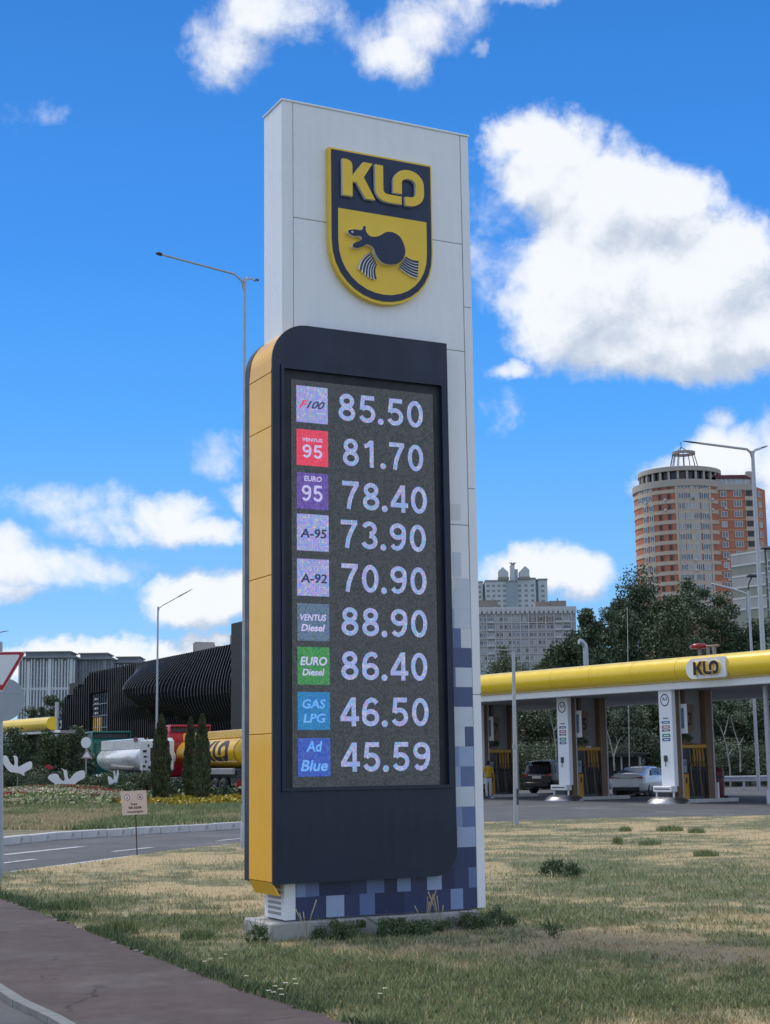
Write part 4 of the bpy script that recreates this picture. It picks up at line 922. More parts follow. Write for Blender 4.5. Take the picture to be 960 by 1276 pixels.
def band(name, label, pts, n, h, mname, z=.15, sz=.05, seed=0):
    xy = [G(*p, z)[:2] for p in pts]; xs = [p[0] for p in xy]; ys = [p[1] for p in xy]; r_ = np.random.RandomState(seed)
    x = r_.uniform(min(xs), max(xs), n*3); y = r_.uniform(min(ys), max(ys), n*3); ok = inpoly(x, y, [tuple(p) for p in xy]) & (vnoise(x, y, .9, seed) > .33); x, y = x[ok][:n], y[ok][:n]; m_ = len(x)
    p = np.stack([x, y, z+h*r_.rand(m_)*(.4+vnoise(x, y, .5, seed+1))], 1); a = r_.randn(m_, 3); a /= np.linalg.norm(a, axis=1)[:, None]; c_ = np.cross(a, r_.randn(m_, 3)); c_ /= np.linalg.norm(c_, axis=1)[:, None]
    V = np.stack([p-a*sz, p+c_*sz, p+a*sz, p-c_*sz], 1).reshape(-1, 3)
    tag(obj(name, npmesh(name, V, np.arange(m_*4).reshape(-1, 4), [mname])), label, 'flowers', kind='stuff')
MX, MY = at(62, 980, 69.)[0], 69.5
def dome(x, y): return .15+.62*np.clip(1-((x-MX)/4.9)**2-((y-MY)/8.)**2, 0, 1)
gx_, gy_ = np.meshgrid(np.linspace(MX-4.9, MX+4.9, 40), np.linspace(MY-8, MY+8, 40)); gz_ = dome(gx_, gy_)-.02
b = MB(); b.add(list(zip(gx_.ravel(), gy_.ravel(), gz_.ravel())), [(r*40+c_, r*40+c_+1, (r+1)*40+c_+1, (r+1)*40+c_) for r in range(39) for c_ in range(39)], 'island_soil', True); struct(b.build('flower_mound'))
def bed(name, label, y0_, y1_, n, h, mname, sz, seed, thr=.35, mat2=None):
    r_ = np.random.RandomState(seed); x = r_.uniform(MX-4.6, MX+4.4, n*3); y = r_.uniform(y0_, y1_, n*3)+.9*np.sin(x*.7+seed); ok = (dome(x, y) > .19) & (vnoise(x, y, .8, seed) > thr); x, y = x[ok][:n], y[ok][:n]; m_ = len(x)
    p = np.stack([x, y, dome(x, y)+h*r_.rand(m_)], 1); a = r_.randn(m_, 3); a /= np.linalg.norm(a, axis=1)[:, None]; c_ = np.cross(a, r_.randn(m_, 3)); c_ /= np.linalg.norm(c_, axis=1)[:, None]
    V = np.stack([p-a*sz, p+c_*sz, p+a*sz, p-c_*sz], 1).reshape(-1, 3); tag(obj(name, npmesh(name, V, np.arange(m_*4).reshape(-1, 4), [mname])), label, 'flowers', kind='stuff')
bed('flower_bed', 'red flowers along the top of the bed beneath the white birds', 67.8, 70.2, 1500, .2, 'flower_red', .05, 1, .48)
bed('flower_bed', 'pale flowers in the middle of the bed', 65.6, 67.6, 4000, .2, 'flower_pale', .05, 2)
bed('flower_bed', 'pale dry edging along the front of the bed', 62.6, 63.6, 3000, .10, 'flower_pale', .05, 4, .25)
bed('flower_bed', 'green plants between the bands of flowers', 62.5, 72., 9000, .18, 'grass_green', .06, 3, .3)
bed('flower_bed', 'dark red plants in the front part of the bed', 64.2, 65.6, 1200, .15, 'flower_red', .05, 5, .45)
band('yellow_ground_cover', 'yellow ground cover plants in front of the conifers', [(140, 1003), (150, 996), (200, 992), (312, 991), (312, 1002), (230, 1006)], 14000, .22, 'yellow_plant', sz=.075, seed=4)
band('green_ground_cover', 'low green plants between the yellow ground cover and the tankers', [(120, 1006), (130, 990), (200, 986), (312, 984), (312, 996), (150, 1002)], 12000, .35, 'grass_green', sz=.09, seed=6)
# white bird silhouettes
def bird(parts, Y, label, base):
    p0 = at(*base, Y); p0[2] = .15; root = thing('bird_sculpture', label, 'sculpture', p0, 0, 'white bird cut-outs in the flower bed')
    for poly in parts[:1]:
        P2 = [Vector(at(x, y, Y)-p0) for x, y in poly]; cr = crom([(q_.x, q_.z) for q_ in P2], 3); MB().prism(cr, -.03, .03, 'stork_white').build('body', root)
    for poly in parts[1:]:
        P2 = [Vector(at(x, y, Y)-p0) for x, y in poly]; MB().prism([(q_.x, q_.z) for q_ in P2], -.025, .025, 'stork_white').build('beak', root)
    c_ = Vector(at(*base, Y)-p0); zt_ = Vector(at(base[0], base[1]-16, Y)-p0).z; MB().tube([(0, .045, -.1), (0, .045, zt_)], .015, 'dull_grey_metal', 6).build('stake', root)
bird([[(3.5, 943), (8, 942), (13, 951), (17, 954.5), (18.5, 950), (17.5, 945), (19.5, 942), (22, 945), (22, 954), (24, 955.5), (32, 951), (38, 949), (40, 952), (39, 958), (33, 961), (30, 964), (30.5, 967), (27, 965), (21, 963), (13, 962), (7, 956), (4, 950)], [(17.2, 941.5), (19.3, 943.2), (18.6, 943.8)]], 73., 'white flying bird cut-out, leftmost, above the dark hedge', (21, 984))
bird([[(60, 970), (62, 966), (67, 964.5), (72, 965.5), (75, 971), (79, 973.5), (81, 971), (80, 966), (79.5, 961), (82, 959.3), (83.5, 962), (84.5, 969), (87, 971), (92, 965), (98, 961), (104, 960.5), (106, 965), (105, 970), (99, 973), (94, 977), (97, 980), (91, 980.5), (82, 981), (72, 979), (66, 975)], [(76, 957), (81, 960.3), (79.8, 961.2)]], 71., 'white flying bird cut-out, middle and largest, over the red flowers', (82, 989))
bird([[(134.5, 969), (137, 968), (140, 971), (142, 972), (142, 966), (141.5, 961), (143, 961), (144, 967), (145, 968), (146, 961), (147.5, 960.5), (147.8, 967), (146, 974), (145.5, 979.5), (144, 979), (143.5, 976), (141, 976), (140.5, 980), (138, 979), (136, 977)], [(134.8, 967), (136, 968.5), (134.6, 969.5)]], 70., 'small white bird cut-out standing in the bushes', (141, 992))
p0 = at(62, 975, 77.); p0[2] = .15; root = thing('red_ornament', 'small red ornament between the two large white birds', 'ornament', p0)
q = [Vector(at(x, y, 77)-p0) for x, y in [(56.5, 955), (59, 953), (65, 954.5), (66, 958), (60, 959)]]; MB().prism([(a.x, a.z) for a in q], -.03, .03, 'sign_red').build('red_plate', root); MB().tube([(0, .04, 0), (q[4].x, .04, q[4].z)], .012, 'lamp_dark', 6).build('stake', root)
# ============================================================ FILLING STATION CANOPY
ZL = 4.4
A_ = np.array([4.28, 70.3]); B_ = np.array([13.9, 56.5]); ax_ = (B_-A_)/np.linalg.norm(B_-A_); pn_ = np.array([-ax_[1], ax_[0]])   # pn_ points away from the viewer
PHI = math.atan2(ax_[1], ax_[0])
# local: x along the front edge towards the right/near end, y away from the viewer; origin at A_
can = thing('station_canopy', 'long filling station canopy with rounded yellow fascia on columns', 'canopy', (A_[0], A_[1], 0), PHI)
def toloc(P):
    d = np.array(P)[:2]-A_; return np.array([d@ax_, d@pn_])
x0c, x1c, dep = -9.5, 25., 10.5
MB().box((x0c, .25, ZL+.02), (x1c, dep, ZL+.16), 'soffit').build('soffit', can)
MB().box((x0c, .3, ZL+.18), (x1c, dep-.1, ZL+.95), 'roof_grey').build('roof_deck', can)
MB().bbox((x0c-.02, -.06, ZL), (x1c+.02, .22, ZL+.27), 'white_cladding', .02).build('lip', can)
MB().bbox((x0c-.02, dep-.2, ZL), (x1c+.02, dep+.06, ZL+.27), 'white_cladding', .02).build('rear_lip', can)
prof = [(.25, .27), (-.10, .275), (-.30, .36), (-.42, .52), (-.47, .72), (-.44, .92), (-.34, 1.09), (-.18, 1.20), (.0, 1.235), (.25, 1.22)]
npn = 14; wdt = (x1c-x0c)/npn; n = len(prof)
def fasc(L, c_=0):
    b = MB(); b.add([(0, y, z) for y, z in prof]+[(L, y, z) for y, z in prof], [(i, i+n, i+n+1, i+1) for i in range(n-1)], 'bright_yellow', True)
    b.add([(0, y, z) for y, z in prof], [list(range(n))], 'bright_yellow'); b.add([(L, y, z) for y, z in prof], [list(range(n))[::-1]], 'bright_yellow'); return b.mesh('fascia_panel')
fm = fasc(wdt-.018)
for i in range(npn): obj('fascia_panel', fm, can, (x0c+i*wdt+.009, 0, ZL))
b = MB(); b.box((x0c, .24, ZL+.28), (x1c, .28, ZL+1.2), 'dull_grey_metal'); b.build('fascia_backing', can)
# badge on the fascia
def on_front(px_, py_, yloc):   # point on the vertical plane y=yloc of the canopy
    d = ray(px_, py_); n3 = np.array([pn_[0], pn_[1], 0]); t = ((np.array([A_[0], A_[1], 0])+n3*yloc-EYE)@n3)/(d@n3); q = EYE+d*t
    return toloc(q)[0], q[2]
YB = -.52
xa, _z = on_front(855, 832, YB); xb, _z = on_front(904.5, 832, YB); _x, zt_ = on_front(904, 817.5, YB); _x, zb_ = on_front(904, 843.5, YB)
rr_ = (zt_-zb_)/2; zmid = (zt_+zb_)/2
pl = [(xb-.04, zb_), (xb, zb_+.04), (xb, zt_-.04), (xb-.04, zt_)]+arc(xa+rr_, zmid, rr_, 90, 270, 14)
bdg = MB().prism(pl, YB, YB+.10, 'white_paint').build('badge_plate', can)
xK, _ = on_front(866.5, 832, YB); xO, _ = on_front(898.5, 832, YB); lh = (zt_-zb_)*.66
for poly in letters():
    p2 = [(xK+x*(xO-xK)/2.385, zmid-lh/2+z_*lh) for x, z_ in poly]
    MB().prism([(x+.0, z_) for x, z_ in p2], YB-.11, YB-.0, 'black_trim', 'emblem_yellow').build('raised_letter', bdg)
# short stack of roof things: red ornament on three stubs
xr_ = on_front(872, 808, 1.)[0]
fl = thing('roof_fixture', 'red capped fixture on short stubs on top of the yellow canopy', 'roof fixture', tuple(A_+ax_*xr_+pn_*1.)+(ZL+1.0,), PHI)
MB().lathe([(.0, .82), (.22, .80), (.40, .70), (.36, .62), (.1, .58)], 'tail_red', 16).build('red_cap', fl)
for dx in (-.0, .45, .78): MB().tube([(dx, .0, -.1), (dx, .0, .62)], .07, 'roof_grey', 8).build('stub', fl)
MB().bbox((.28, -.05, .60), (1.05, .05, .70), 'brown_cladding', .02).build('crossbar', fl)
# the second canopy far left
q0 = at(-25, 912, 92.); q1 = at(66, 905, 84.); v2 = (q1-q0)[:2]; L2 = np.linalg.norm(v2); ph2 = math.atan2(v2[1], v2[0]); zl2 = at(66, 908, 84.)[2]-.25
c2 = thing('station_canopy', 'small far canopy with pale yellow fascia at the left edge', 'canopy', (q0[0], q0[1], 0), ph2)
MB().box((-8, .05, zl2-.02), (L2+.9, .9, zl2+.14), 'roof_grey').build('soffit', c2)
MB().bbox((-8, -.08, zl2+.0), (L2+.9, .04, zl2+.13), 'white_cladding', .02).build('lip', c2)
f2 = [(y*.8, zl2+.17+(z_-.27)*.75) for y, z_ in prof]
for i in range(4):
    xs_ = -8+(L2+8)/4*i; b = MB(); LL = (L2+8)/4-.02
    b.add([(xs_, y, z_) for y, z_ in f2]+[(xs_+LL, y, z_) for y, z_ in f2], [(k, k+n, k+n+1, k+1) for k in range(n-1)], 'bright_yellow', True); b.add([(xs_+LL, y, z_) for y, z_ in f2], [list(range(n))[::-1]], 'bright_yellow'); b.build('fascia_panel', c2)
for x_ in (-5, .3): MB().bbox((x_, .3, 0), (x_+.4, .7, zl2), 'dull_grey_metal', .02).build('column', c2)

# ---- fuel bays
e1 = np.array([.82, .572]); e1 /= np.linalg.norm(e1); TH = math.atan2(e1[1], e1[0])   # bay axis; local x along it, local -y faces the viewer/right
bays = [((835, 61.), '3', 'front', 'nearest the right edge'), ((705.5, 67.6), '5', 'middle', 'between the two parked cars'), ((597, 74.6), '7', 'rear', 'beside the price pylon')]
def glyph_mesh(c): return digits(c, 0, 0, 1, 1, 'ink', 0, .0)
for (px_, Y), num, wh, whr in bays:
    o0 = at(px_, 955, Y); o0[2] = 0; Wc = lambda s_, t_, z_=0.: (o0[0]+e1[0]*s_-e1[1]*t_, o0[1]+e1[1]*s_+e1[0]*t_, z_)
    # column belongs to the canopy in the way a frame does; built as its own clad portal
    pt = thing('bay_portal', 'white slab and brown framed portal of the %s fuel bay, %s' % (wh, whr), 'column', tuple(Wc(0, 0)), TH, 'portals of the fuel bays')
    MB().bbox((-.12, -.36, .66), (.10, .36, ZL+.05), 'white_cladding', .015).build('slab', pt)
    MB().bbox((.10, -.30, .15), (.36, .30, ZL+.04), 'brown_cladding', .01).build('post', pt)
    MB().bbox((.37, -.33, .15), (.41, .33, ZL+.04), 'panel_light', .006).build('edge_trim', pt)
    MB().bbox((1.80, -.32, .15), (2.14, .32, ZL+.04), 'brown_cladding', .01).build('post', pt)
    MB().bbox((2.15, -.35, .15), (2.20, .35, ZL+.04), 'panel_light', .006).build('edge_trim', pt)
    MB().bbox((.42, -.03, 2.32), (1.79, .03, ZL+.04), 'soffit', .008).build('infill_panel', pt)
    MB().bbox((.70, -.16, 3.84), (.86, -.04, ZL+.04), 'brown_cladding', .008).build('hanger', pt)
    # stickers on the slab
    bq = MB(); cz = 4.02; ring = _el(0, 0, .24, .24, n=24)[:-1]; ri = _el(0, 0, .20, .20, n=24)[:-1]
    bq.add([(-.126, -y, cz+z_) for y, z_ in ring+ri], [(i, (i+1) % 24, 24+(i+1) % 24, 24+i) for i in range(24)], 'ink')
    ring_ = bq.build('round_sticker', pt)
    for s_, (u0, u1, z0_, z1_) in {'A-3': (-.13, .13, cz-.02, cz+.12), '?': (-.03, .03, cz-.14, cz-.05)}.items():
        if s_ == '?': continue
        me = text_poly('A-3', 0, 0, 1, 1, 'ink', 0, 0, .02)
        for v_ in me.vertices: v_.co = Vector((-.1265, .13-.26*v_.co.x, z0_+(z1_-z0_)*v_.co.z))
        obj('lettering', me, ring_)
    for i, (c_, hh) in enumerate([('white_paint', .10), ('sticker_blue', .10), ('sticker_pink', .13), ('ink', .07), ('sticker_green', .13), ('sticker_blue', .12)]):
        z1_ = 3.36-i*.165; MB().box((-.127, -.22, z1_-hh), (-.121, .22, z1_), c_).build('fuel_sticker', pt)
        MB().box((-.1285, -.15, z1_-hh*.68), (-.127, .12, z1_-hh*.36), 'white_paint' if i else 'ink').build('sticker_print', pt)
    MB().bbox((-.16, -.02, 1.62), (-.12, .16, 1.86), 'lamp_dark', .01).build('call_box', pt); MB().tube([(-.14, .07, 1.62), (-.15, .10, 1.48), (-.13, .07, 1.42)], .012, 'lamp_dark', 6).build('cord', pt)
    # kerbed island with polished nose
    isl = thing('bay_island', 'low kerbed island with polished steel nose at the %s fuel bay' % wh, 'kerb island', tuple(Wc(0, 0)), TH, 'islands of the fuel bays')
    MB().bbox((-.1, -.55, 0), (3.25, .55, .15), 'kerb_stone', .02).build('kerb', isl)
    MB().lathe([(.86, .0), (.84, .04), (.76, .14), (.60, .24), (.45, .26), (0, .262)], 'chrome', 32, (-.15, 0)).build('steel_nose', isl)
    bp2 = thing('bumper_bench', 'white guard beam around the foot of the %s fuel bay column' % wh, 'guard', tuple(Wc(0, 0)), TH, 'guard beams of the fuel bays')
    MB().bbox((-.48, -.52, .44), (-.14, .52, .68), 'white_paint', .03).build('beam', bp2); MB().box((-.484, -.42, .54), (-.48, .42, .585), 'lamp_dark').build('slot', bp2)
    for t_ in (-.46, .46): MB().tube([(-.3, t_, .2), (-.3, t_, .45)], .045, 'white_paint', 10).build('leg', bp2)
    MB().bbox((-.36, -.3, .2), (-.2, .3, .44), 'lamp_dark', .02).build('recess', bp2)
    # hanging number board
    nb = thing('number_board', 'brown number board with white side hanging in the %s fuel bay' % wh, 'sign', tuple(Wc(.45, -.0)), TH, 'hanging bay number boards')
    poly = [(.02, 2.72), (.30, 2.72)]+arc(.30, 2.90, .16, -80, -5, 5)+[(.50, 3.78), (.46, 3.84), (.02, 3.84)]
    MB().prism(poly, -.50, -.10, 'brown_cladding').build('board', nb)
    MB().bbox((-.03, -.62, 2.70), (.02, -.08, 3.86), 'white_paint', .01).build('face_panel', nb)
    MB().box((-.036, -.48, 2.9), (-.030, -.30, 3.70), 'display_blue').build('display', nb)
    me = glyph_mesh(num)
    for v_ in me.vertices: v_.co = Vector((.13+.24*v_.co.x, -.503, 3.02+.50*v_.co.z))
    obj('number', me, nb)
    pb = thing('hanging_plant', 'green trailing plants under the number board of the %s bay' % wh, 'plant', tuple(Wc(.5, 0, 2.3)), TH, 'plants above the pumps'); MB().bbox((.0, -.3, 0), (.5, -.05, .14), 'brown_cladding', .01).build('planter', pb)
    leafcloud('foliage', pb, (.25, -.2, .26), (.34, .18, .18), 10, 500, .07, 'leaf_mid', ord(num), crad=.6)
    # pump
    pu = thing('fuel_pump', 'yellow fuel pump with rows of dark hoses in the %s bay' % wh, 'fuel pump', tuple(Wc(.44, 0, .15)), TH, 'yellow fuel pumps')
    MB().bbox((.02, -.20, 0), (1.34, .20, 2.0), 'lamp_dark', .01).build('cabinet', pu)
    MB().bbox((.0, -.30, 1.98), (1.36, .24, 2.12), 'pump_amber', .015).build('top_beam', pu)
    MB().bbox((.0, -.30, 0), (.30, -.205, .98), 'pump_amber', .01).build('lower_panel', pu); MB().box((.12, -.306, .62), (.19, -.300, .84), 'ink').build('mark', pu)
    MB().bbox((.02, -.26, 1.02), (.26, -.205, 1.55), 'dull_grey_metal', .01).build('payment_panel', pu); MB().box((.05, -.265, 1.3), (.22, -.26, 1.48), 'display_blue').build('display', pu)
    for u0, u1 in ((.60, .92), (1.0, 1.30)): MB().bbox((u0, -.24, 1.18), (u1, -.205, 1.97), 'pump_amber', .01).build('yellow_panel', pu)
    for i in range(6):
        u = .40+i*.165; MB().bbox((u-.045, -.30, 1.06), (u+.045, -.22, 1.26), 'lamp_dark', .012).tube([(u, -.33, 1.28), (u+.02, -.30, 1.40), (u, -.25, 1.46)], .022, 'lamp_dark', 6).build('nozzle', pu)
        MB().tube([(u+.02, -.26, 1.95), (u-.03, -.34, 1.5), (u-.05, -.40, .7), (u-.02, -.42, .22), (u+.04, -.38, .12), (u+.06, -.36, .3), (u, -.32, 1.06)], .021, 'hose_black' if i % 3 else 'brown_cladding', 6).build('hose', pu)
o0 = at(835, 955, 61.); q = (o0[0]+e1[0]*2.62, o0[1]+e1[1]*2.62, .15)
bn = thing('waste_bin', 'dark red rounded waste bin with white panel at the end of the front bay', 'bin', q, TH)
MB().lathe([(.0, .02), (.25, .02), (.27, .1), (.29, .95), (.25, 1.12), (.12, 1.2), (0, 1.21)], 'bin_red', 20).build('body', bn); MB().lathe([(.300, .80), (.300, .86)], 'black_trim', 20).build('rim', bn)
for t_ in (-.18, .18): MB().tube([(.3, t_-.03, -.02), (.3, t_+.03, -.02)], .11, 'rubber', 12).build('wheel', bn)
MB().bbox((-.34, -.34, .0), (-.24, -.06, .62), 'white_paint', .01).build('white_panel', bn)

# guard rail behind on the right
g0 = G(872, 994); Yr = 84.
gr = thing('guard_rail', 'galvanised steel guard rail beyond the forecourt at the right', 'guard rail', (at(872, 960, Yr)[0], Yr, 0))
zz = .62; b = MB(); pr_ = [(0, -.16), (-.05, -.12), (-.05, -.06), (0, -.02), (0, .02), (-.05, .06), (-.05, .12), (0, .16)]; npf = len(pr_); LR = 26
b.add([(0, y, zz+z_) for y, z_ in pr_]+[(LR, y-1.2, zz+z_) for y, z_ in pr_], [(i, i+npf, i+npf+1, i+1) for i in range(npf-1)], 'galvanised'); b.build('beam', gr)
for i in range(13): MB().bbox((.3+i*2., .02-i*.092, 0), (.42+i*2., .12-i*.092, .78), 'galvanised', .01).build('post', gr)
# dark open shed behind the white car
p0 = at(760, 975, 92.); p0[2] = 0; sh = thing('shelter', 'low dark open shelter behind the white sedan', 'shelter', p0)
for x_ in (-.4, .7, 1.8): MB().bbox((x_, 0, 0), (x_+.1, .1, 1.95), 'dull_grey_metal', .01).build('post', sh)
MB().bbox((-.7, -.4, 1.95), (2.2, 1.2, 2.13), 'shed_dark', .02).build('roof', sh); MB().box((-.4, 1., 0), (1.9, 1.05, 1.9), 'shed_dark').build('rear_wall', sh)

# ============================================================ VEHICLES
def wheel(root, x, y, r, w_, side, truck=False):
    wr = obj('wheel', MB().lathe([(r*.55, -w_/2), (r*.9, -w_/2), (r, -w_*.32), (r, w_*.32), (r*.9, w_/2), (r*.55, w_/2)], 'rubber', 28).mesh('wheel'), root, (x, y, r), (R_(90), 0, 0))
    b = MB(); f = -side*(w_/2-.02)*-1
    zf = w_/2-.03
    for sgn in (1, -1): b.lathe([(0, sgn*(zf-.05)), (r*.12, sgn*(zf-.03)), (r*.2, sgn*(zf-.08)), (r*.50, sgn*(zf-.05)), (r*.57, sgn*zf)], 'dull_grey_metal' if not truck else 'lamp_dark', 20)
    for k in range(5):
        a = 2*PI*k/5
        for sgn in (1, -1): b.tube([(0, 0, sgn*(zf-.03)), (math.cos(a)*r*.55, math.sin(a)*r*.55, sgn*(zf-.02))], r*.06, 'galvanised' if not truck else 'dull_grey_metal', 5)
    b.build('rim', wr)
def car(name, label, pos, ang, st, paint, group, roofr, suv=False):
    """st: stations (x, z_low, z_belt, z_top, half_low, half_belt, half_top); x=0 at the tail"""
    root = thing(name, label, 'car', pos, ang, group); b = MB(); secs = []
    for x, zl_, zb_, zt_, wl, wb_, wt in st:
        zm = zl_*.45+zb_*.55
        hp = [(0, zl_), (wl*.85, zl_), (wl, zl_+.10), (wb_*1.005, zm), (wb_*.985, zb_), (wt+.03*(zt_ > zb_+.1), max(zb_+.01, zt_-.07)), (wt*.86, zt_-.01), (wt*.45, zt_+.015), (0, zt_+.02)]
        ring = [(x, y, z_) for y, z_ in hp]+[(x, -y, z_) for y, z_ in hp[-2:0:-1]]; secs.append(ring)
    m_ = len(secs[0]); vs = [q for s_ in secs for q in s_]
    fs = [(i*m_+k, (i+1)*m_+k, (i+1)*m_+(k+1) % m_, i*m_+(k+1) % m_) for i in range(len(secs)-1) for k in range(m_)]
    b.add(vs, fs, paint, True); b.add(secs[0], [list(range(m_))], paint); b.add(secs[-1], [list(range(m_))[::-1]], paint)
    body = b.build('body', root)
    S = np.array(secs)
    return root, body, S
def quad_on(S, i0, i1, k0, k1, out, ins=.06):   # patch between stations i0,i1 and ring points k0,k1 pushed outwards
    P = [S[i0][k0], S[i1][k0], S[i1][k1], S[i0][k1]]; c = sum(P)/4; P = [c+(q-c)*(1-ins) for q in P]; n_ = np.cross(P[1]-P[0], P[3]-P[0]); n_ /= np.linalg.norm(n_)
    cen = S.reshape(-1, 3).mean(0)
    if n_@(c-cen) < 0: n_ = -n_
    return [q+n_*out for q in P]
def glass(root, S, spans, mname='tint_glass'):
    m_ = len(S[0])
    for nm, i0, i1, k0, k1, ins in spans:
        b = MB(); P = quad_on(S, i0, i1, k0, k1, .012, ins); b.add(P, [(0, 1, 2, 3)], mname); b.build(nm, root)
# white sedan
hd = np.array([.50, .866]); ang = math.atan2(hd[1], hd[0]); c0 = at(779.5, 960, 73.2); c0[2] = 0
st = [(0, .42, .74, .78, .62, .74, .60), (.06, .28, .86, 1.00, .80, .84, .72), (.35, .22, .92, 1.045, .87, .90, .70), (.62, .20, .94, 1.07, .89, .91, .68), (1.25, .19, .95, 1.30, .90, .92, .60), (1.75, .19, .94, 1.385, .90, .92, .60), (2.5, .19, .92, 1.40, .90, .91, .61), (3.1, .19, .90, 1.30, .90, .91, .62), (3.75, .20, .86, .93, .89, .90, .70), (4.35, .24, .74, .80, .84, .86, .66), (4.68, .34, .60, .64, .66, .70, .5)]
rt, body, S = car('sedan', 'white sedan seen from behind between the middle and front fuel bays', c0, ang, st, 'car_white', 'cars at the fuel bays', 0)
b = MB(); P0 = [(.64, -.56, 1.085), (.64, .56, 1.085), (1.30, .50, 1.33), (1.30, -.50, 1.33)]; b.add([(x, y, z_+.012) for x, y, z_ in P0], [(0, 1, 2, 3)], 'tint_glass'); b.build('rear_window', rt)
for sg in (1, -1):
    b = MB(); b.add([(1.0, sg*.905, .985), (1.55, sg*.70, 1.30), (2.5, sg*.71, 1.325), (3.05, sg*.74, 1.24), (3.45, sg*.89, .97)], [(0, 1, 2, 3, 4)], 'tint_glass'); b.build('side_window', rt)
    MB().box((2.2, sg*.86-.02, .95), (2.26, sg*.86+.02, 1.31), 'car_white').build('pillar', rt)
    wheel(rt, .86, sg*.80, .325, .22, sg); wheel(rt, 3.62, sg*.80, .325, .22, sg)
    b = MB(); b.prism([(sg*.30, .87), (sg*.80, .93), (sg*.83, .86), (sg*.70, .82), (sg*.28, .83)], .0, .05, 'tail_red'); me = b.mesh('tail_light')
    for v_ in me.vertices: v_.co = Vector((v_.co.y-.005+abs(v_.co.x)*.05, v_.co.x, v_.co.z))
    obj('tail_light', me, rt)
    b = MB(); b.lathe([(.345, -.0), (.375, .004)], 'black_trim', 20); 
MB().bbox((-.015, -.30, .855), (.02, .30, .872), 'tail_red', .004).build('light_bar', rt)
MB().bbox((-.03, -.66, .24), (.12, .66, .44), 'black_trim', .03).build('bumper_trim', rt); MB().bbox((-.045, -.26, .50), (-.005, .26, .61), 'plate_white', .005).build('number_plate', rt)
MB().bbox((.12, -.62, 1.02), (.30, .62, 1.055), 'car_white', .012).build('boot_lip', rt)
b = MB()
for sg in (1, -1): b.box((.3, sg*.75-.14, .05), (4.2, sg*.75+.0, .24), 'black_trim')
b.build('underbody', rt)
# black SUV
hd = np.array([.62, .785]); ang = math.atan2(hd[1], hd[0]); c0 = at(669, 960, 81.5); c0[2] = 0
st = [(0, .45, .95, 1.02, .78, .86, .80), (.05, .34, 1.02, 1.12, .86, .90, .82), (.22, .30, 1.04, 1.52, .90, .92, .70), (.42, .28, 1.05, 1.66, .92, .93, .68), (1.2, .27, 1.04, 1.70, .93, .94, .69), (2.1, .27, 1.03, 1.70, .93, .94, .70), (2.9, .27, 1.01, 1.60, .93, .94, .70), (3.55, .28, .98, 1.08, .92, .93, .78), (4.3, .32, .88, .96, .88, .90, .72), (4.7, .42, .70, .76, .72, .76, .6)]
rt, body, S = car('suv', 'black car with tinted windows seen from behind left of the middle bay column', c0, ang, st, 'car_black', 'cars at the fuel bays', 0, True)
b = MB(); b.add([(.055, -.74, 1.13), (.055, .74, 1.13), (.30, .60, 1.58), (.30, -.60, 1.58)], [(0, 1, 2, 3)], 'tint_glass'); me = b.mesh('rear_window')
for v_ in me.vertices: v_.co.x -= .045
obj('rear_window', me, rt)
MB().bbox((.16, -.6, 1.655), (.5, .6, 1.70), 'car_black', .012).build('roof_spoiler', rt)
for sg in (1, -1):
    b = MB(); b.add([(.42, sg*.93, 1.10), (.60, sg*.75, 1.55), (2.8, sg*.77, 1.54), (3.35, sg*.93, 1.06)], [(0, 1, 2, 3)], 'tint_glass'); b.build('side_window', rt)
    wheel(rt, .95, sg*.82, .36, .25, sg); wheel(rt, 3.72, sg*.82, .36, .25, sg)
    b = MB(); b.prism([(sg*.52, 1.0), (sg*.86, 1.08), (sg*.89, .93), (sg*.55, .90)], 0, .05, 'tail_red'); me = b.mesh('tail_light')
    for v_ in me.vertices: v_.co = Vector((v_.co.y-.035+abs(v_.co.x)*.03, v_.co.x, v_.co.z))
    obj('tail_light', me, rt)
    MB().box((1.55, sg*.9-.02, 1.08), (1.63, sg*.9+.02, 1.54), 'car_black').build('pillar', rt)
    MB().tube([(.6, sg*.62, 1.74), (2.6, sg*.62, 1.75)], .02, 'dull_grey_metal', 6).build('roof_rail', rt)
MB().bbox((-.06, -.72, .36), (.12, .72, .62), 'black_trim', .04).build('bumper', rt); MB().bbox((-.05, -.29, .80), (.0, .26, .92), 'plate_white', .005).build('number_plate', rt)
MB().bbox((-.02, -.5, .955), (.03, .5, .985), 'dull_grey_metal', .006).build('trim_bar', rt)

# tankers
def place(q0, q1): v_ = (q1-q0)[:2]; return math.atan2(v_[1], v_[0]), np.linalg.norm(v_)
q0 = at(244, 945, 91.); q1 = at(319, 945, 81.5); q0[2] = 0; q1[2] = 0; a_, L_ = place(q0, q1)
tk = thing('tanker_trailer', 'yellow fuel tank trailer with large dark lettering behind the conifers', 'tanker', q0, a_, 'parked tankers')
def tank(root, L, cz, ry, rz, m):
    b = MB(); n_ = 32; vs = []; fs = []; st_ = [(-.30, .0), (-.27, .45), (-.16, .8), (0, .97), (.1, 1), (L-.1, 1), (L, .97), (L+.16, .8), (L+.27, .45), (L+.30, .0)]
    for x, k in st_:
        for i in range(n_): vs.append((x, ry*k*math.cos(2*PI*i/n_), cz+rz*k*math.sin(2*PI*i/n_)))
    for j in range(len(st_)-1):
        for i in range(n_): fs.append((j*n_+i, j*n_+(i+1) % n_, (j+1)*n_+(i+1) % n_, (j+1)*n_+i))
    b.add(vs, fs, m, True); return b.build('tank', root)
RY, RZ, CZ = 1.22, .88, 2.42
tb = tank(tk, L_, CZ, RY, RZ, 'tank_yellow')
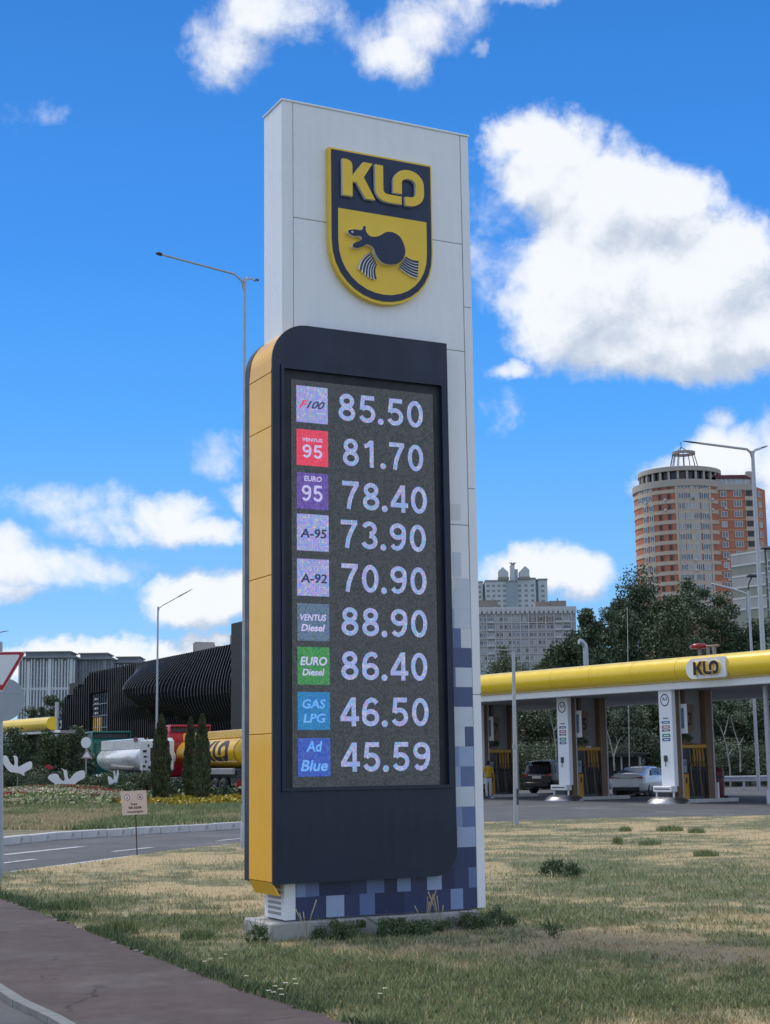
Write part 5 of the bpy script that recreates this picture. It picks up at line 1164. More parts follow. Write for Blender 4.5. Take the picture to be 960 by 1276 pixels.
for x in (.05, L_-.08):
    b = MB(); n_ = 32
    for r0_ in (1.012,): b.add([(x+dx, RY*r0_*math.cos(2*PI*i/n_), CZ+RZ*r0_*math.sin(2*PI*i/n_)) for dx in (0, .06) for i in range(n_)], [(i, (i+1) % n_, n_+(i+1) % n_, n_+i) for i in range(n_)], 'ink')
    b.build('band', tk)
MB().bbox((-.1, -.75, CZ+RZ-.14), (L_+.1, -.55, 3.58), 'tank_yellow', .03).build('coaming', tk); MB().bbox((-.1, .55, CZ+RZ-.14), (L_+.1, .75, 3.58), 'tank_yellow', .03).build('coaming', tk)
MB().box((-.1, -.54, CZ+RZ+.02), (L_+.1, .54, CZ+RZ+.06), 'dull_grey_metal').build('walkway', tk)
for i in range(5): MB().lathe([(0, 3.62), (.22, 3.62), (.26, 3.5), (.26, 3.3)], 'bright_yellow', 14, (1.1+i*(L_-2.2)/4, 0)).build('hatch', tk)
# lettering wrapped round the side: x along, z by angle
for poly in letters():
    xs0, xs1 = L_*.50, L_*.90
    den = []
    for i in range(len(poly)):
        p_, r_ = np.array(poly[i]), np.array(poly[(i+1) % len(poly)]); k_ = max(1, int(np.linalg.norm(r_-p_)/.08)); den += [tuple(p_+(r_-p_)*j/k_) for j in range(k_)]
    bm = bmesh.new(); vv = [bm.verts.new((x, z_, 0)) for x, z_ in den]; es = [bm.edges.new((vv[i], vv[(i+1) % len(vv)])) for i in range(len(vv))]; bmesh.ops.triangle_fill(bm, use_beauty=True, edges=es)
    for c_ in np.arange(.08, 1., .08): bmesh.ops.bisect_plane(bm, geom=bm.verts[:]+bm.edges[:]+bm.faces[:], plane_co=(0, c_, 0), plane_no=(0, 1, 0))
    for v_ in bm.verts:
        x = xs0+v_.co.x/2.385*(xs1-xs0); zz_ = CZ-.50+v_.co.y*1.10; s_ = max(-1, min(1, (zz_-CZ)/RZ)); th_ = math.asin(s_)
        v_.co = Vector((x, -RY*1.006*math.cos(th_)-.004, CZ+RZ*1.006*s_))
    me = bpy.data.meshes.new('tank_letter'); bm.to_mesh(me); bm.free(); me.materials.append(M['ink']); obj('tank_letter', me, tk)
MB().bbox((.2, -.95, 1.05), (L_, .95, 1.5), 'lamp_dark', .03).build('chassis', tk); MB().bbox((L_*.35, -1.2, 1.22), (L_-.3, -1.02, 1.55), 'dull_grey_metal', .03).build('side_skirt', tk)
wx = [L_-4.6, L_-3.25, L_-1.9]
for x in wx+[.9]:
    for sg in (-1, 1): wheel(tk, x, sg*1.05, .52, .38, sg, True)
for x in wx: MB().tube([(x+.55*math.cos(t), -1.05, .52+.60*math.sin(t)) for t in np.linspace(.3, PI-.3, 8)], .03, 'black_trim', 6).build('mudguard', tk)
MB().bbox((L_-.1, -1.1, .55), (L_+.05, 1.1, .75), 'truck_red', .02).build('rear_bar', tk)
for sg in (-1, 1): MB().bbox((L_+.05, sg*.9-.15, .6), (L_+.09, sg*.9+.15, .95), 'tail_red', .01).build('tail_light', tk)
# red tractor unit in front of it, its back wall towards us
def tractor(name, label, q0, a_, m, zt_):
    rc = thing(name, label, 'truck', q0, a_, 'parked tankers')
    MB().bbox((-3.3, -1.22, 1.1), (-1.05, 1.22, zt_-.45), m, .08).build('cab', rc)
    MB().bbox((-3.1, -1.12, zt_-.45), (-1.3, 1.12, zt_-.12), 'lamp_dark', .03).build('dark_band', rc)
    MB().bbox((-3.3, -1.25, zt_-.12), (-.95, 1.25, zt_), m, .03).build('roof_visor', rc)
    for sg in (-1, 1): MB().bbox((-1.5, sg*1.22-.05, zt_-.5), (-1.1, sg*1.22+.05, zt_-.1), m, .02).build('visor_bracket', rc)
    MB().bbox((-1.05, -.45, 2.2), (-1.03, .45, 2.9), 'tint_glass', .005).build('rear_window', rc)
    for z_ in (1.9, 2.5, 3.1): MB().box((-1.045, -1.1, z_), (-1.035, 1.1, z_+.03), 'ink').build('seam', rc)
    MB().bbox((-3.2, -.95, .7), (1.2, .95, 1.08), 'lamp_dark', .03).build('chassis', rc); MB().tube([(-.95, -1.05, 1.3), (-.95, -1.05, 3.2)], .03, 'lamp_dark', 6).build('grab_handle', rc)
    for x_ in (-2.3, .6):
        for sg in (-1, 1): wheel(rc, x_, sg*1.02, .5, .35, sg, True)
    MB().bbox((-1.9, -1.21, .6), (-.3, -.96, 1.05), 'dull_grey_metal', .03).build('fuel_tank', rc)
    return rc
tractor('red_truck', 'red tractor unit with a dark band under its roof visor, coupled to the yellow tank', q0, a_, 'truck_red', 4.12)
q0 = at(144, 945, 97.); q1 = at(194.5, 945, 88.); q0[2] = q1[2] = 0; a_, L_ = place(q0, q1)
tw = thing('white_tanker', 'white tank trailer with black fittings on its end behind the bushes', 'tanker', q0, a_, 'parked tankers')
tank(tw, L_, 2.18, 1.2, .80, 'tank_white'); MB().bbox((.1, -.95, 2.72), (L_+.1, -.70, 3.30), 'tank_white', .04).build('coaming', tw); MB().bbox((.1, .70, 2.72), (L_+.1, .95, 3.30), 'tank_white', .04).build('coaming', tw)
MB().box((.1, -.69, 2.98), (L_+.1, .69, 3.0), 'dull_grey_metal').build('walkway', tw); MB().bbox((L_-1.3, -.99, 3.12), (L_-.5, -.951, 3.34), 'bin_red', .01).build('marker_box', tw)
MB().bbox((L_+.12, -.98, 1.45), (L_+.34, .98, 3.2), 'white_paint', .08).build('end_cabinet', tw)
for (y0_, y1_, z0_, z1_, m_) in [(-.42, -.18, 2.0, 2.75, 'ink'), (-.10, .12, 2.0, 2.75, 'ink'), (-.85, -.62, 2.5, 2.62, 'ink'), (-.80, -.55, 2.2, 2.30, 'ink'), (-.72, -.58, 1.9, 2.05, 'ink'), (-.88, -.70, 1.65, 1.78, 'ink'), (-.55, -.38, 1.6, 1.72, 'ink'), (-.6, -.5, 2.8, 2.95, 'ink'), (.3, .6, 1.7, 2.6, 'dull_grey_metal'), (-.3, .0, 1.55, 1.8, 'white_paint')]:
    MB().bbox((L_+.34, y0_, z0_), (L_+.38, y1_, z1_), m_, .008).build('black_fitting', tw)
for t_ in (-.9, -.62): MB().tube([(L_+.42, t_, 1.3), (L_+.42, t_, 3.3)], .025, 'white_paint', 6).build('ladder_rail', tw)
MB().bbox((-.3, -1.15, 1.12), (L_*.75, -.95, 1.26), 'white_paint', .02).build('side_rail', tw); MB().bbox((-.3, -1.15, .82), (L_*.6, -.98, .92), 'white_paint', .02).build('side_rail', tw); MB().bbox((-.3, -.8, .75), (L_+.2, .8, 1.25), 'lamp_dark', .02).build('chassis', tw)
for x_ in (L_-4.4, L_-3.1, L_-1.8):
    for sg in (-1, 1): wheel(tw, x_, sg*1.0, .5, .36, sg, True)
tractor('green_truck', 'dark green tractor unit with roof visor, coupled to the white tank', q0, a_, 'truck_green', 3.95)

# ============================================================ PERSON
def person(pos, ang):
    root = thing('person', 'person in yellow shirt and white trousers seen from behind by the pumps', 'person', pos, ang)
    J = {}; V = []; E_ = []; Rr = []
    def a(nm, p, r, par=None):
        J[nm] = len(V); V.append(p); Rr.append(r)
        if par: E_.append((J[par], J[nm]))
    a('pel', (0, 0, .93), (.165, .12)); a('wst', (0, 0, 1.08), (.145, .105), 'pel'); a('chs', (0, .01, 1.28), (.175, .12), 'wst'); a('shd', (0, .01, 1.40), (.15, .09), 'chs'); a('nck', (0, .0, 1.50), (.055, .055), 'shd'); a('hd0', (0, .01, 1.56), (.075, .085), 'nck'); a('hd1', (0, .01, 1.64), (.08, .10), 'hd0'); a('hd2', (0, .01, 1.72), (.055, .065), 'hd1')
    for s_, kk in ((1, 'l'), (-1, 'r')):
        dy = .06*s_
        a('hp'+kk, (.09*s_, 0, .86), (.09, .09), 'pel'); a('kn'+kk, (.10*s_, .03+dy*.3, .48), (.062, .065), 'hp'+kk); a('an'+kk, (.10*s_, -.02+dy, .09), (.042, .045), 'kn'+kk); a('to'+kk, (.11*s_, .13+dy, .045), (.04, .035), 'an'+kk)
        a('sh'+kk, (.19*s_, .0, 1.40), (.062, .06), 'shd'); a('el'+kk, (.25*s_, -.01, 1.14), (.044, .044), 'sh'+kk); a('wr'+kk, (.20*s_, .16, 1.02), (.028, .03), 'el'+kk); a('pm'+kk, (.175*s_, .23, 1.01), (.03, .022), 'wr'+kk)
        for f_ in range(4): a('f%d%s' % (f_, kk), (.15*s_+.018*(f_-1.5), .31-.008*abs(f_-1.5), .985), (.009, .009), 'pm'+kk)
        a('th'+kk, (.13*s_, .25, 1.03), (.010, .010), 'pm'+kk)
    me = bpy.data.meshes.new('b'); me.from_pydata(V, E_, []); o = bpy.data.objects.new('b', me); sc.collection.objects.link(o)
    md = o.modifiers.new('s', 'SKIN'); sk = me.skin_vertices[0].data
    for i, r in enumerate(Rr): sk[i].radius = r; sk[i].use_root = (i == 0)
    o.modifiers.new('ss', 'SUBSURF').levels = 2
    dg = bpy.context.evaluated_depsgraph_get(); m2 = bpy.data.meshes.new_from_object(o.evaluated_get(dg)); bpy.data.objects.remove(o)
    m2.materials.clear()
    for q in ('skin', 'shirt_yellow', 'trousers_white', 'ink'): m2.materials.append(M[q])
    for p in m2.polygons:
        c = p.center; k = 0
        if c.z < .085: k = 3
        elif c.z < .96 and abs(c.x) < .2 and c.y < .15: k = 2
        elif c.z < 1.47 and not (c.z < 1.16 and (c.y > .06 or abs(c.x) > .19)): k = 1
        p.material_index = k; p.use_smooth = True
    obj('body', m2, root)
    leaf = MB(); n_ = 14; pr2 = [(.0, 1.775), (.05, 1.765), (.088, 1.72), (.098, 1.65), (.088, 1.58), (.06, 1.54)]
    leaf.lathe(pr2, 'hair_dark', n_, (0, -.012)); leaf.build('hair', root)
    b = MB(); b.tube([(0, 0, .955), (0, 0, .985)], .158, 'ink', 16); me = b.mesh('belt')
    for v_ in me.vertices: v_.co.y *= .78
    obj('belt', me, root)
p0 = at(608.5, 960, 73.6); p0[2] = 0
person(p0, R_(8))

# ============================================================ BLACK RIBBED HALL
HA = np.array([-9.2, 102.2]); HB = np.array([-29.6, 141.6]); hv = HB-HA; HL = np.linalg.norm(hv); hv /= HL; hn = np.array([-hv[1], hv[0]])   # hn points to viewer-left
if hn@(-HA) < 0: hn = -hn
HZ = 9.85
hall = thing('ribbed_hall', 'large black hall clad in wavy vertical fins behind the tankers', 'building', (HA[0], HA[1], 0), math.atan2(hv[1], hv[0]))
# local: x along the wall away from us, +y is hn side?
hs_ = 1 if (np.array([-hv[1], hv[0]])@hn) > 0 else -1
b = MB(); b.box((-2.5, -hs_*.3, 0), (36.5, -hs_*5, HZ-.2), 'hall_black'); b.build('wall', hall)
b = MB(); b.box((36.5, -hs_*.3, 0), (HL, -hs_*5, HZ-.5), 'hall_black'); b.build('wall', hall)
def dep_(s_, z_):
    A = .75+1.75*math.exp(-((s_-17.5)/8.)**2)
    if s_ > 17.5: A *= max(0, 1-((s_-17.5)/5.2)**2)**.8 if s_ < 22.7 else 0
    zb = 4.7+1.6*max(0, min(1, (s_-8)/14))      # where the wave tucks back under
    t = (HZ-z_)/(HZ-zb)
    bump = math.sin(PI*min(1, max(0, t))**1.35)**.9 if t < 1 else 0
    low = -.35*(1/(1+math.exp((s_-26)/1.5)))*min(1, max(0, t-.9)*3)
    return .42+A*bump+low
nf = 0; s_ = .1
zs = [0, 2., 3.6, 4.3, 4.7, 5.0, 5.35, 5.7, 6.1, 6.5, 7.0, 7.5, 8.0, 8.5, 9.0, 9.4, HZ]
while s_ < HL-.2:
    step = .50 if s_ < 30 else .70
    ztop = HZ
    win = 30.6 < s_ < 35.2
    if s_ > 36: ztop = HZ-.15-(s_-36)*.22-(.5 if int((s_-36)/1.6) % 2 else 0)
    b = MB(); lo = 8.0 if win else 0
    zz = [z_ for z_ in zs if lo <= z_ <= ztop] ; 
    if zz[-1] < ztop: zz.append(ztop)
    if win: zz = [8.0]+[z_ for z_ in zz if z_ > 8.0]
    th = .09; vs = []; fs = []
    for z_ in zz:
        d_ = dep_(s_, z_)*hs_; y0 = -.25*hs_
        vs += [(s_-th/2, y0, z_), (s_+th/2, y0, z_), (s_+th/2, d_, z_), (s_-th/2, d_, z_)]
    for i in range(len(zz)-1):
        o_ = i*4
        for k in range(4): fs.append((o_+k, o_+(k+1) % 4, o_+4+(k+1) % 4, o_+4+k))
    fs += [(0, 3, 2, 1), (len(vs)-4, len(vs)-3, len(vs)-2, len(vs)-1)]
    b.add(vs, fs, 'fin_black'); b.build('fin', hall); s_ += step; nf += 1
# tall end block, glazed bay with painted yellow reflections, roof vents
MB().box((-3.2, -hs_*2, 0), (-.05, hs_*1.3, 11.0), 'hall_black').build('end_block', hall)
b = MB(); b.box((30.3, hs_*.05, 2.0), (35.4, hs_*.1, 7.9), 'pane'); gz = b.build('glazing', hall)
for i in range(9): MB().box((30.3+i*.62, hs_*.1, 2.0), (30.36+i*.62, hs_*.2, 7.9), 'fin_black').build('mullion', gz)
for i in range(6): MB().box((30.3, hs_*.1, 2.0+i*1.0), (35.4, hs_*.18, 2.06+i*1.0), 'dull_grey_metal').build('transom', gz)
for i in range(3): MB().box((32.7+i*.85, hs_*.11, 4.6), (33.35+i*.85, hs_*.15, 5.9), 'amber').build('yellow_reflection', gz)  # yellow interior reflections in the glass, put in as amber slabs
for i in range(4): MB().box((33.8, hs_*.11, 6.2+i*.4), (34.9, hs_*.16, 6.38+i*.4), 'panel_light').build('light_strip', gz)
for x_, w_ in ((8.5, 5.), (1.5, 4.5)):
    b = MB(); b.prism([(x_, HZ-.1), (x_, HZ+.35), (x_+w_*.8, HZ+.35), (x_+w_*.9, HZ+1.0), (x_+w_, HZ+.9), (x_+w_, HZ-.1)], -hs_*1., -hs_*2.5, 'roof_grey'); b.build('roof_vent', hall)
rpole = thing('slim_flue', 'slim pale flue with blue collar rising above the small left canopy', 'pipe', tuple(at(70, 940, 120.)[:2])+(0,))
zt_ = at(70, 875, 120.)[2]; MB().tube([(0, 0, 0), (0, 0, zt_)], .16, 'panel_light', 10).build('riser', rpole); MB().tube([(-.45, 0, zt_-1.3), (.3, 0, zt_-1.3)], .14, 'sticker_blue', 8).build('collar', rpole)

# ============================================================ FAR BUILDINGS
def winmesh(w_, h_, panes=2, glass_m='pane', frame='window_white', dep=.12):
    b = MB(); t = min(.12, w_*.09); b.box((0, -.02, 0), (w_, .05, h_), glass_m)
    for x0_, x1_, z0_, z1_ in [(0, t, 0, h_), (w_-t, w_, 0, h_), (t, w_-t, 0, t), (t, w_-t, h_-t, h_)]+[(w_*i/panes-t/2, w_*i/panes+t/2, t, h_-t) for i in range(1, panes)]:
        b.box((x0_, -dep, z0_), (x1_, -.03, z1_), frame)
    return b.mesh('window')
rb = random.Random(8)
# ---- red brick round tower
YT = 430.; K = YT/FPX
zt = lambda y, Y=YT, x=850: at(x, y, Y)[2]
pC = at(847, 600, YT+13.5); RC = 13.4
tw_ = thing('brick_tower', 'tall red brick and beige round apartment tower with open ring crown', 'building', (pC[0], pC[1], 0))
vdir = math.atan2(-pC[1], -pC[0])     # towards the viewer
def cylp(s_, r=RC): th_ = vdir+math.asin(max(-1, min(1, s_))); return r*math.cos(th_), r*math.sin(th_), th_
topz = zt(599)
MB().lathe([(RC, 0), (RC, topz)], 'brick_red', 64, smooth=True).lathe([(RC, topz), (0, topz)], 'roof_grey', 64).build('wall', tw_)
PX = lambda px_: (px_-850)/60.
rows_y = [605+12.75*i for i in range(13)]
for i, y in enumerate(rows_y):
    z1 = zt(y-4.0); z0 = zt(y+3.6)
    b = MB(); b.lathe([(RC+.02, z0-1.15), (RC+.16, z0-1.15), (RC+.16, z0-.08), (RC+.02, z0-.08)], 'beige_band', 64, smooth=False); b.build('floor_band', tw_)
    cols = [(847.5, 855, 2), (856, 863.5, 2), (866, 874, 3), (876, 885, 3)]
    small = [(824.5, 1), (836, 1)]
    if i < 2: cols = [(796.5, 802, 2), (803, 809, 2), (810, 815, 2)]+cols
    for x0_, x1_, pn in cols:
        xm = PX((x0_+x1_)/2); x_, y_, th_ = cylp(xm); wd = min(3.4, abs(math.asin(max(-1, min(1, PX(x1_))))-math.asin(max(-1, min(1, PX(x0_)))))*RC*.97)
        o = obj('window', winmesh(wd, z1-z0, pn, rb.choice(['pane', 'curtain', 'pane'])), tw_, ((RC+.05)*math.cos(th_)-wd/2*math.cos(th_+PI/2), (RC+.05)*math.sin(th_)-wd/2*math.sin(th_+PI/2), z0), th_+PI/2)
    for xm_, k in small+([(805, 0), (813, 0)] if i >= 2 else []):
        x_, y_, th_ = cylp(PX(xm_)); wd = 1.1 if k else 1.6
        me_ = winmesh(wd, (z1-z0), 1 if k else 2, 'pane_dark' if k else 'pane', 'brick_red' if k else 'window_white')
        obj('window', me_, tw_, ((RC+.04)*math.cos(th_)-wd/2*math.cos(th_+PI/2), (RC+.04)*math.sin(th_)-wd/2*math.sin(th_+PI/2), z0), th_+PI/2)
for xm_ in (845.5, 864.8, 887):   # beige piers of the glazed zone
    x_, y_, th_ = cylp(PX(xm_)); b = MB(); b.box((-.35, -.25, 20), (.35, .1, topz), 'beige_band'); b.build('pier', tw_, ((RC)*math.cos(th_), (RC)*math.sin(th_), 0), th_+PI/2)
MB().lathe([(RC, topz-1.6), (RC+.45, topz-1.4), (RC+.45, topz+.5), (RC-.3, topz+.5), (RC-.3, topz)], 'tower_cornice', 64, smooth=False).build('cornice', tw_)
zd0, zd1 = topz, zt(588)+.8; RD = 11.5
MB().lathe([(RD-.8, zd0), (RD-.8, zd1)], 'pane_dark', 48).build('loggia_wall', tw_)
for i in range(28):
    a = 2*PI*i/28; MB().bbox((-.3, -.3, zd0), (.3, .3, zd1), 'tower_cornice', .03).build('column', tw_, (RD*math.cos(a), RD*math.sin(a), 0), a)
MB().lathe([(RD-.5, zd1), (RD+.6, zd1), (RD+.6, zt(583)+.9), (RD-.4, zt(582)+.9), (0, zt(582)+1.)], 'tower_cornice', 64, smooth=False).build('roof_rim', tw_)
zc0, zc1, zc2 = zt(584, 440)+.6, zt(567, 446), zt(553, 446); cx0 = (857-850)*K
cr = MB()
for i in range(14):
    a = 2*PI*i/14; cr.tube([(cx0+4.2*math.cos(a), 4.2*math.sin(a), zc0), (cx0+3.1*math.cos(a), 3.1*math.sin(a), zc1)], .12, 'lamp_dark', 5)
cr.build('crown_strut', tw_)
MB().lathe([(2.6, zc1-.4), (3.4, zc1-.4), (3.4, zc1+.35), (2.6, zc1+.35), (2.6, zc1-.4)], 'roof_grey', 32, (cx0, 0), False).build('crown_ring', tw_)
b = MB()
for i in range(4):
    a = 2*PI*i/4+.4; b.tube([(cx0+2.6*math.cos(a), 2.6*math.sin(a), zc1), (cx0-.6, 0, zc2-1.5)], .09, 'lamp_dark', 5)
b.tube([(cx0-.6, 0, zc2-2), (cx0-.6, 0, zc2)], .1, 'lamp_dark', 5); b.build('spire', tw_)
# flat wing to its right
wx0, wx1 = (888-850)*K, (937-850)*K; wy = -RC+3.2; wt_ = zt(604, x=910)
MB().box((wx0, wy, 0), (wx1, wy+14, wt_), 'brick_red').build('wing', tw_)
MB().add([(wx1, wy, 0), ((954-850)*K, wy+4, 0), ((954-850)*K, wy+14, 0), (wx1, wy+14, 0), (wx1, wy, wt_), ((954-850)*K, wy+4, wt_-.4), ((954-850)*K, wy+14, wt_-.4), (wx1, wy+14, wt_)], [(0, 1, 5, 4), (1, 2, 6, 5), (4, 5, 6, 7), (2, 3, 7, 6)], 'brick_red').build('wing_end', tw_)
MB().box((wx0-.2, wy-.3, wt_-1.), (wx1+.1, wy+14.2, wt_+.7), 'tower_cornice').build('cornice', tw_)
MB().box((wx0+.3, wy+1.2, wt_+.7), (wx1-1.2, wy+6, wt_+2.6), 'curtain').build('roof_glazing', tw_)
for i in range(7): MB().box((wx0+.3+i*1.4, wy+1.1, wt_+.7), (wx0+.45+i*1.4, wy+1.2, wt_+2.6), 'window_white').build('mullion', tw_)
b = MB(); b.add([(wx0, wy+.8, wt_+3.6), (wx1-2.5, wy+.8, wt_+3.6), (wx1-.6, wy+.8, wt_+2.5), (wx0, wy+.8, wt_+2.65), (wx0, wy+7, wt_+3.6), (wx1-2.5, wy+7, wt_+3.6), (wx1-.6, wy+7, wt_+2.5), (wx0, wy+7, wt_+2.65)], [(0, 3, 2, 1), (0, 1, 5, 4), (1, 2, 6, 5), (3, 7, 6, 2), (0, 4, 7, 3)], 'bin_red'); b.build('wing_roof', tw_)
MB().box((wx1-1., wy+5, wt_), (wx1+.8, wy+7, wt_+5.4), 'tower_cornice').build('stair_box', tw_)
w2 = {n_: winmesh(*a) for n_, a in {'s': (1.7, 1.7, 2), 'm': (2.3, 1.8, 3), 'c': (1.6, 1.7, 2, 'curtain')}.items()}; wl = winmesh(2.1, 1.9, 1, 'pane_dark', 'beige_band')
for i, y in enumerate(rows_y):
    yy = y+8; z0 = zt(yy+3.6, x=910)
    if z0 > wt_-1.5: continue
    MB().box((wx0, wy-.08, z0-.95), (wx1-3.0, wy-.01, z0-.65), 'orange_line').build('floor_line', tw_)
    for xm_, k in ((897, 's'), (913.5, 'm')): obj('window', w2['c'] if rb.random() < .3 else w2[k], tw_, ((xm_-850)*K-1, wy-.02, z0))
    obj('window', wl if i < 6 else w2['m'], tw_, ((929-850)*K-1.1, wy-.03, z0))
    MB().box((wx1-3.1, wy-.35, z0-1.15), (wx1-.2, wy-.01, z0-.05), 'beige_band').build('balcony_front', tw_)
    o = obj('window', w2['s'] if rb.random() < .6 else w2['c'], tw_, ((941.5-850)*K, wy+1.05, z0), math.atan2(4, 17*K))
    MB().box((0, -.1, z0-.95), (3.6, -.02, z0-.65), 'orange_line').build('floor_line', tw_, (wx1, wy, 0), math.atan2(4, 17*K))
    if rb.random() < .5: MB().bbox((0, -.4, 0), (.8, 0, .55), 'panel_light', .04).build('air_conditioner', tw_, ((897-850)*K, wy-.02, z0-.75))
for i in range(9):
    xm_ = rb.choice([806, 819, 830, 842, 864, 888]); x_, y_, th_ = cylp(PX(xm_)); MB().bbox((0, -.4, 0), (.8, 0, .6), 'panel_light', .04).build('air_conditioner', tw_, ((RC+.2)*math.cos(th_), (RC+.2)*math.sin(th_), zt(rows_y[rb.randrange(0, 10)]+5)), th_+PI/2)
# ---- grey green block at the right edge
YG = 210.; KG = YG/FPX; p0 = at(953, 690, YG); gb_ = thing('grey_block', 'grey green apartment block with pale bands at the right edge', 'building', (p0[0], p0[1], 0))
zg = lambda y: at(953, y, YG)[2]; lx = (921-953)*KG; tz = zg(683)
MB().add([(lx, 5, 0), (0, 0, 0), (0, 14, 0), (lx+4.2, 16, 0), (lx, 5, tz-.0), (0, 0, tz), (0, 14, tz), (lx+4.2, 16, tz)], [(0, 1, 5, 4), (1, 2, 6, 5), (4, 5, 6, 7), (3, 0, 4, 7)], 'green_grey').build('gable_wall', gb_)
MB().box((0.02, .6, 0), (14, 12, zg(684)), 'green_grey').build('wall', gb_)
aa = math.atan2(-5, -lx); LW = math.hypot(lx, 5)
for y in (686, 700, 714, 728, 742, 756): MB().box((0, -.06, zg(y)-.12), (LW, -.005, zg(y)+.14), 'panel_light').build('pale_band', gb_, (lx, 5, 0), aa)
for y0_, y1_ in ((686, 700), (714, 728), (742, 756)): MB().box((0, -.03, zg(y1_)+.16), (LW, -.002, zg(y0_)-.14), 'panel_grey').build('grey_band', gb_, (lx, 5, 0), aa)
wm = winmesh(1.5, 1.5, 2); wb2 = winmesh(1.3, 1.5, 2, 'curtain')
for i in range(8):
    z0 = zg(698+i*13.5); 
    for j in range(3): obj('window', wm if (i+j) % 2 else wb2, gb_, (.4+j*2.6, .56, z0))
    MB().box((.02, .5, z0-.9), (8, .59, z0-.7), 'panel_light').build('pale_band', gb_)
MB().bbox((-.4, -.2, tz), (14, 12, tz+.25), 'roof_grey', .05).build('parapet', gb_)
# ---- panel block behind the pale trees
YP = 560.; KP = YP/FPX; p0 = at(597, 790, YP); pb_ = thing('panel_block', 'long grey panel apartment block with a grid of windows above the canopy', 'building', (p0[0], p0[1], 0), R_(1.5))
zp = lambda y: at(640, y, YP)[2]; W0, W1 = -8*KP, 122*KP; tz = zp(758)
MB().box((W0, 0, 0), (W1, 13, tz), 'panel_grey').build('wall', pb_)
MB().box((W0-.2, -.5, tz-1.2), (W1+.2, 13.2, tz+.5), 'panel_light').build('cornice', pb_)
for j in range(22): MB().box((W0+.5+j*1.75, -.75, tz-2.0), (W0+1.5+j*1.75, -.4, tz-.2), 'panel_light').build('cornice_tooth', pb_)
for x0_, x1_, y_ in ((-3, 26, 746.5), (73, 92, 749), (91, 112, 748)): MB().box((x0_*KP, 3, tz+.4), (x1_*KP, 10, zp(y_)), 'penthouse').build('roof_house', pb_)
MB().tube([(102*KP, 5, zp(748)), (102*KP, 5, zp(744))], .3, 'roof_grey', 6).build('chimney', pb_); MB().tube([(20*KP, 5, zp(747)), (20*KP, 5, zp(743.5))], .2, 'roof_grey', 6).build('chimney', pb_)
mods_ = [0, 10, 20.5, 31, 41, 52, 62.5, 73, 84, 94.5, 105, 116]
wv = [winmesh(1.15, 1.5, 2, g_m, 'window_white') for g_m in ('pane', 'pane', 'curtain', 'pane_dark')]; wbal = [winmesh(2.55, 1.4, 4, g_m, 'panel_light') for g_m in ('pane', 'pane_dark', 'curtain')]
for r in range(10):
    z0 = zp(774+r*9.75)
    MB().box((W0, -.3, z0-.72), (W1, -.005, z0-.42), 'panel_light').build('floor_slab', pb_)
    for j, m0 in enumerate(mods_[:-1]):
        if j in (1, 9, 10): obj('window', rb.choice(wbal), pb_, (m0*KP+.2, -.45, z0-.1)); MB().box((m0*KP+.1, -.7, z0-.7), ((mods_[j+1])*KP-.25, -.46, z0-.12), 'panel_light').build('balcony', pb_); continue
        if r == 0 and 5 <= j <= 8:
            obj('window', rb.choice(wv), pb_, (m0*KP+1., -.02, z0)); continue
        for dx in (.35, 1.72): obj('window', rb.choice(wv), pb_, (m0*KP+dx, -.02, z0))
for m0 in mods_: MB().box((m0*KP-.16, -.36, 0), (m0*KP+.16, -.003, tz-1.2), 'panel_light').build('pilaster', pb_)
MB().box((63*KP, -.03, zp(779)), (94*KP, -.002, zp(768.6)), 'penthouse').build('insulated_patch', pb_)
# ---- white tower behind it
YW = 800.; KW = YW/FPX; p0 = at(640, 715, YW); wt2 = thing('white_tower', 'pale stepped high-rise with twin gabled roof houses and a central spire', 'building', (p0[0], p0[1], 0))
zw = lambda y: at(640, y, YW)[2]
seg = [(-46, -38, 724, 6, 'tower_white'), (-38, -35, 727, 9, 'tower_blue'), (-35, -8, 724, 1.5, 'tower_white'), (-8, 4, 725, 0, 'tower_blue'), (4, 28, 721.5, 2, 'tower_white'), (28, 32, 722, 7, 'tower_blue'), (32, 43.5, 722, 5, 'tower_white')]
wA = winmesh(1.7, 1.4, 2, 'pane', 'tower_white', .06); wB = winmesh(2.0, 1.5, 2, 'curtain', 'tower_blue', .06)
for x0_, x1_, y_, yo, m_ in seg:
    MB().box((x0_*KW, yo, 0), (x1_*KW, yo+16, zw(y_)), m_).build('wall', wt2)
    MB().box((x0_*KW-.2, yo-.3, zw(y_)), (x1_*KW+.2, yo+16, zw(y_)+.8), 'roof_grey').build('parapet', wt2)
    nc = max(1, int((x1_-x0_)/6.2))
    for r in range(6):
        for c_ in range(nc): obj('window', wA if m_ == 'tower_white' else wB, wt2, ((x0_+(x1_-x0_)*(c_+.5)/nc)*KW-.9, yo-.03, zw(731+r*6.3)))
for x0_, x1_, sg in ((-18, -6, 1), (8, 20.5, -1)):
    a, c_ = x0_*KW, x1_*KW; pk = a+(c_-a)*.42
    MB().prism([(a, zw(722)), (a, zw(710.5)), (pk, zw(706)), (c_, zw(712.5)), (c_, zw(722))] if sg > 0 else [(a, zw(722)), (a, zw(712)), (c_-(pk-a), zw(705)), (c_, zw(710)), (c_, zw(722))], 1., 8, 'tower_white', 'roof_grey').build('roof_house', wt2)
    MB().box((a-.3, .6, zw(721.5)), (c_+.3, 8.2, zw(718.5)), 'roof_grey').build('roof_house_base', wt2)
MB().box((-3.5*KW, 1, zw(723)), (2*KW, 5, zw(704)), 'tower_white').build('central_shaft', wt2); MB().box((2*KW, 1.2, zw(723)), (6*KW, 5, zw(709)), 'tower_blue').build('central_shaft', wt2)
b = MB()
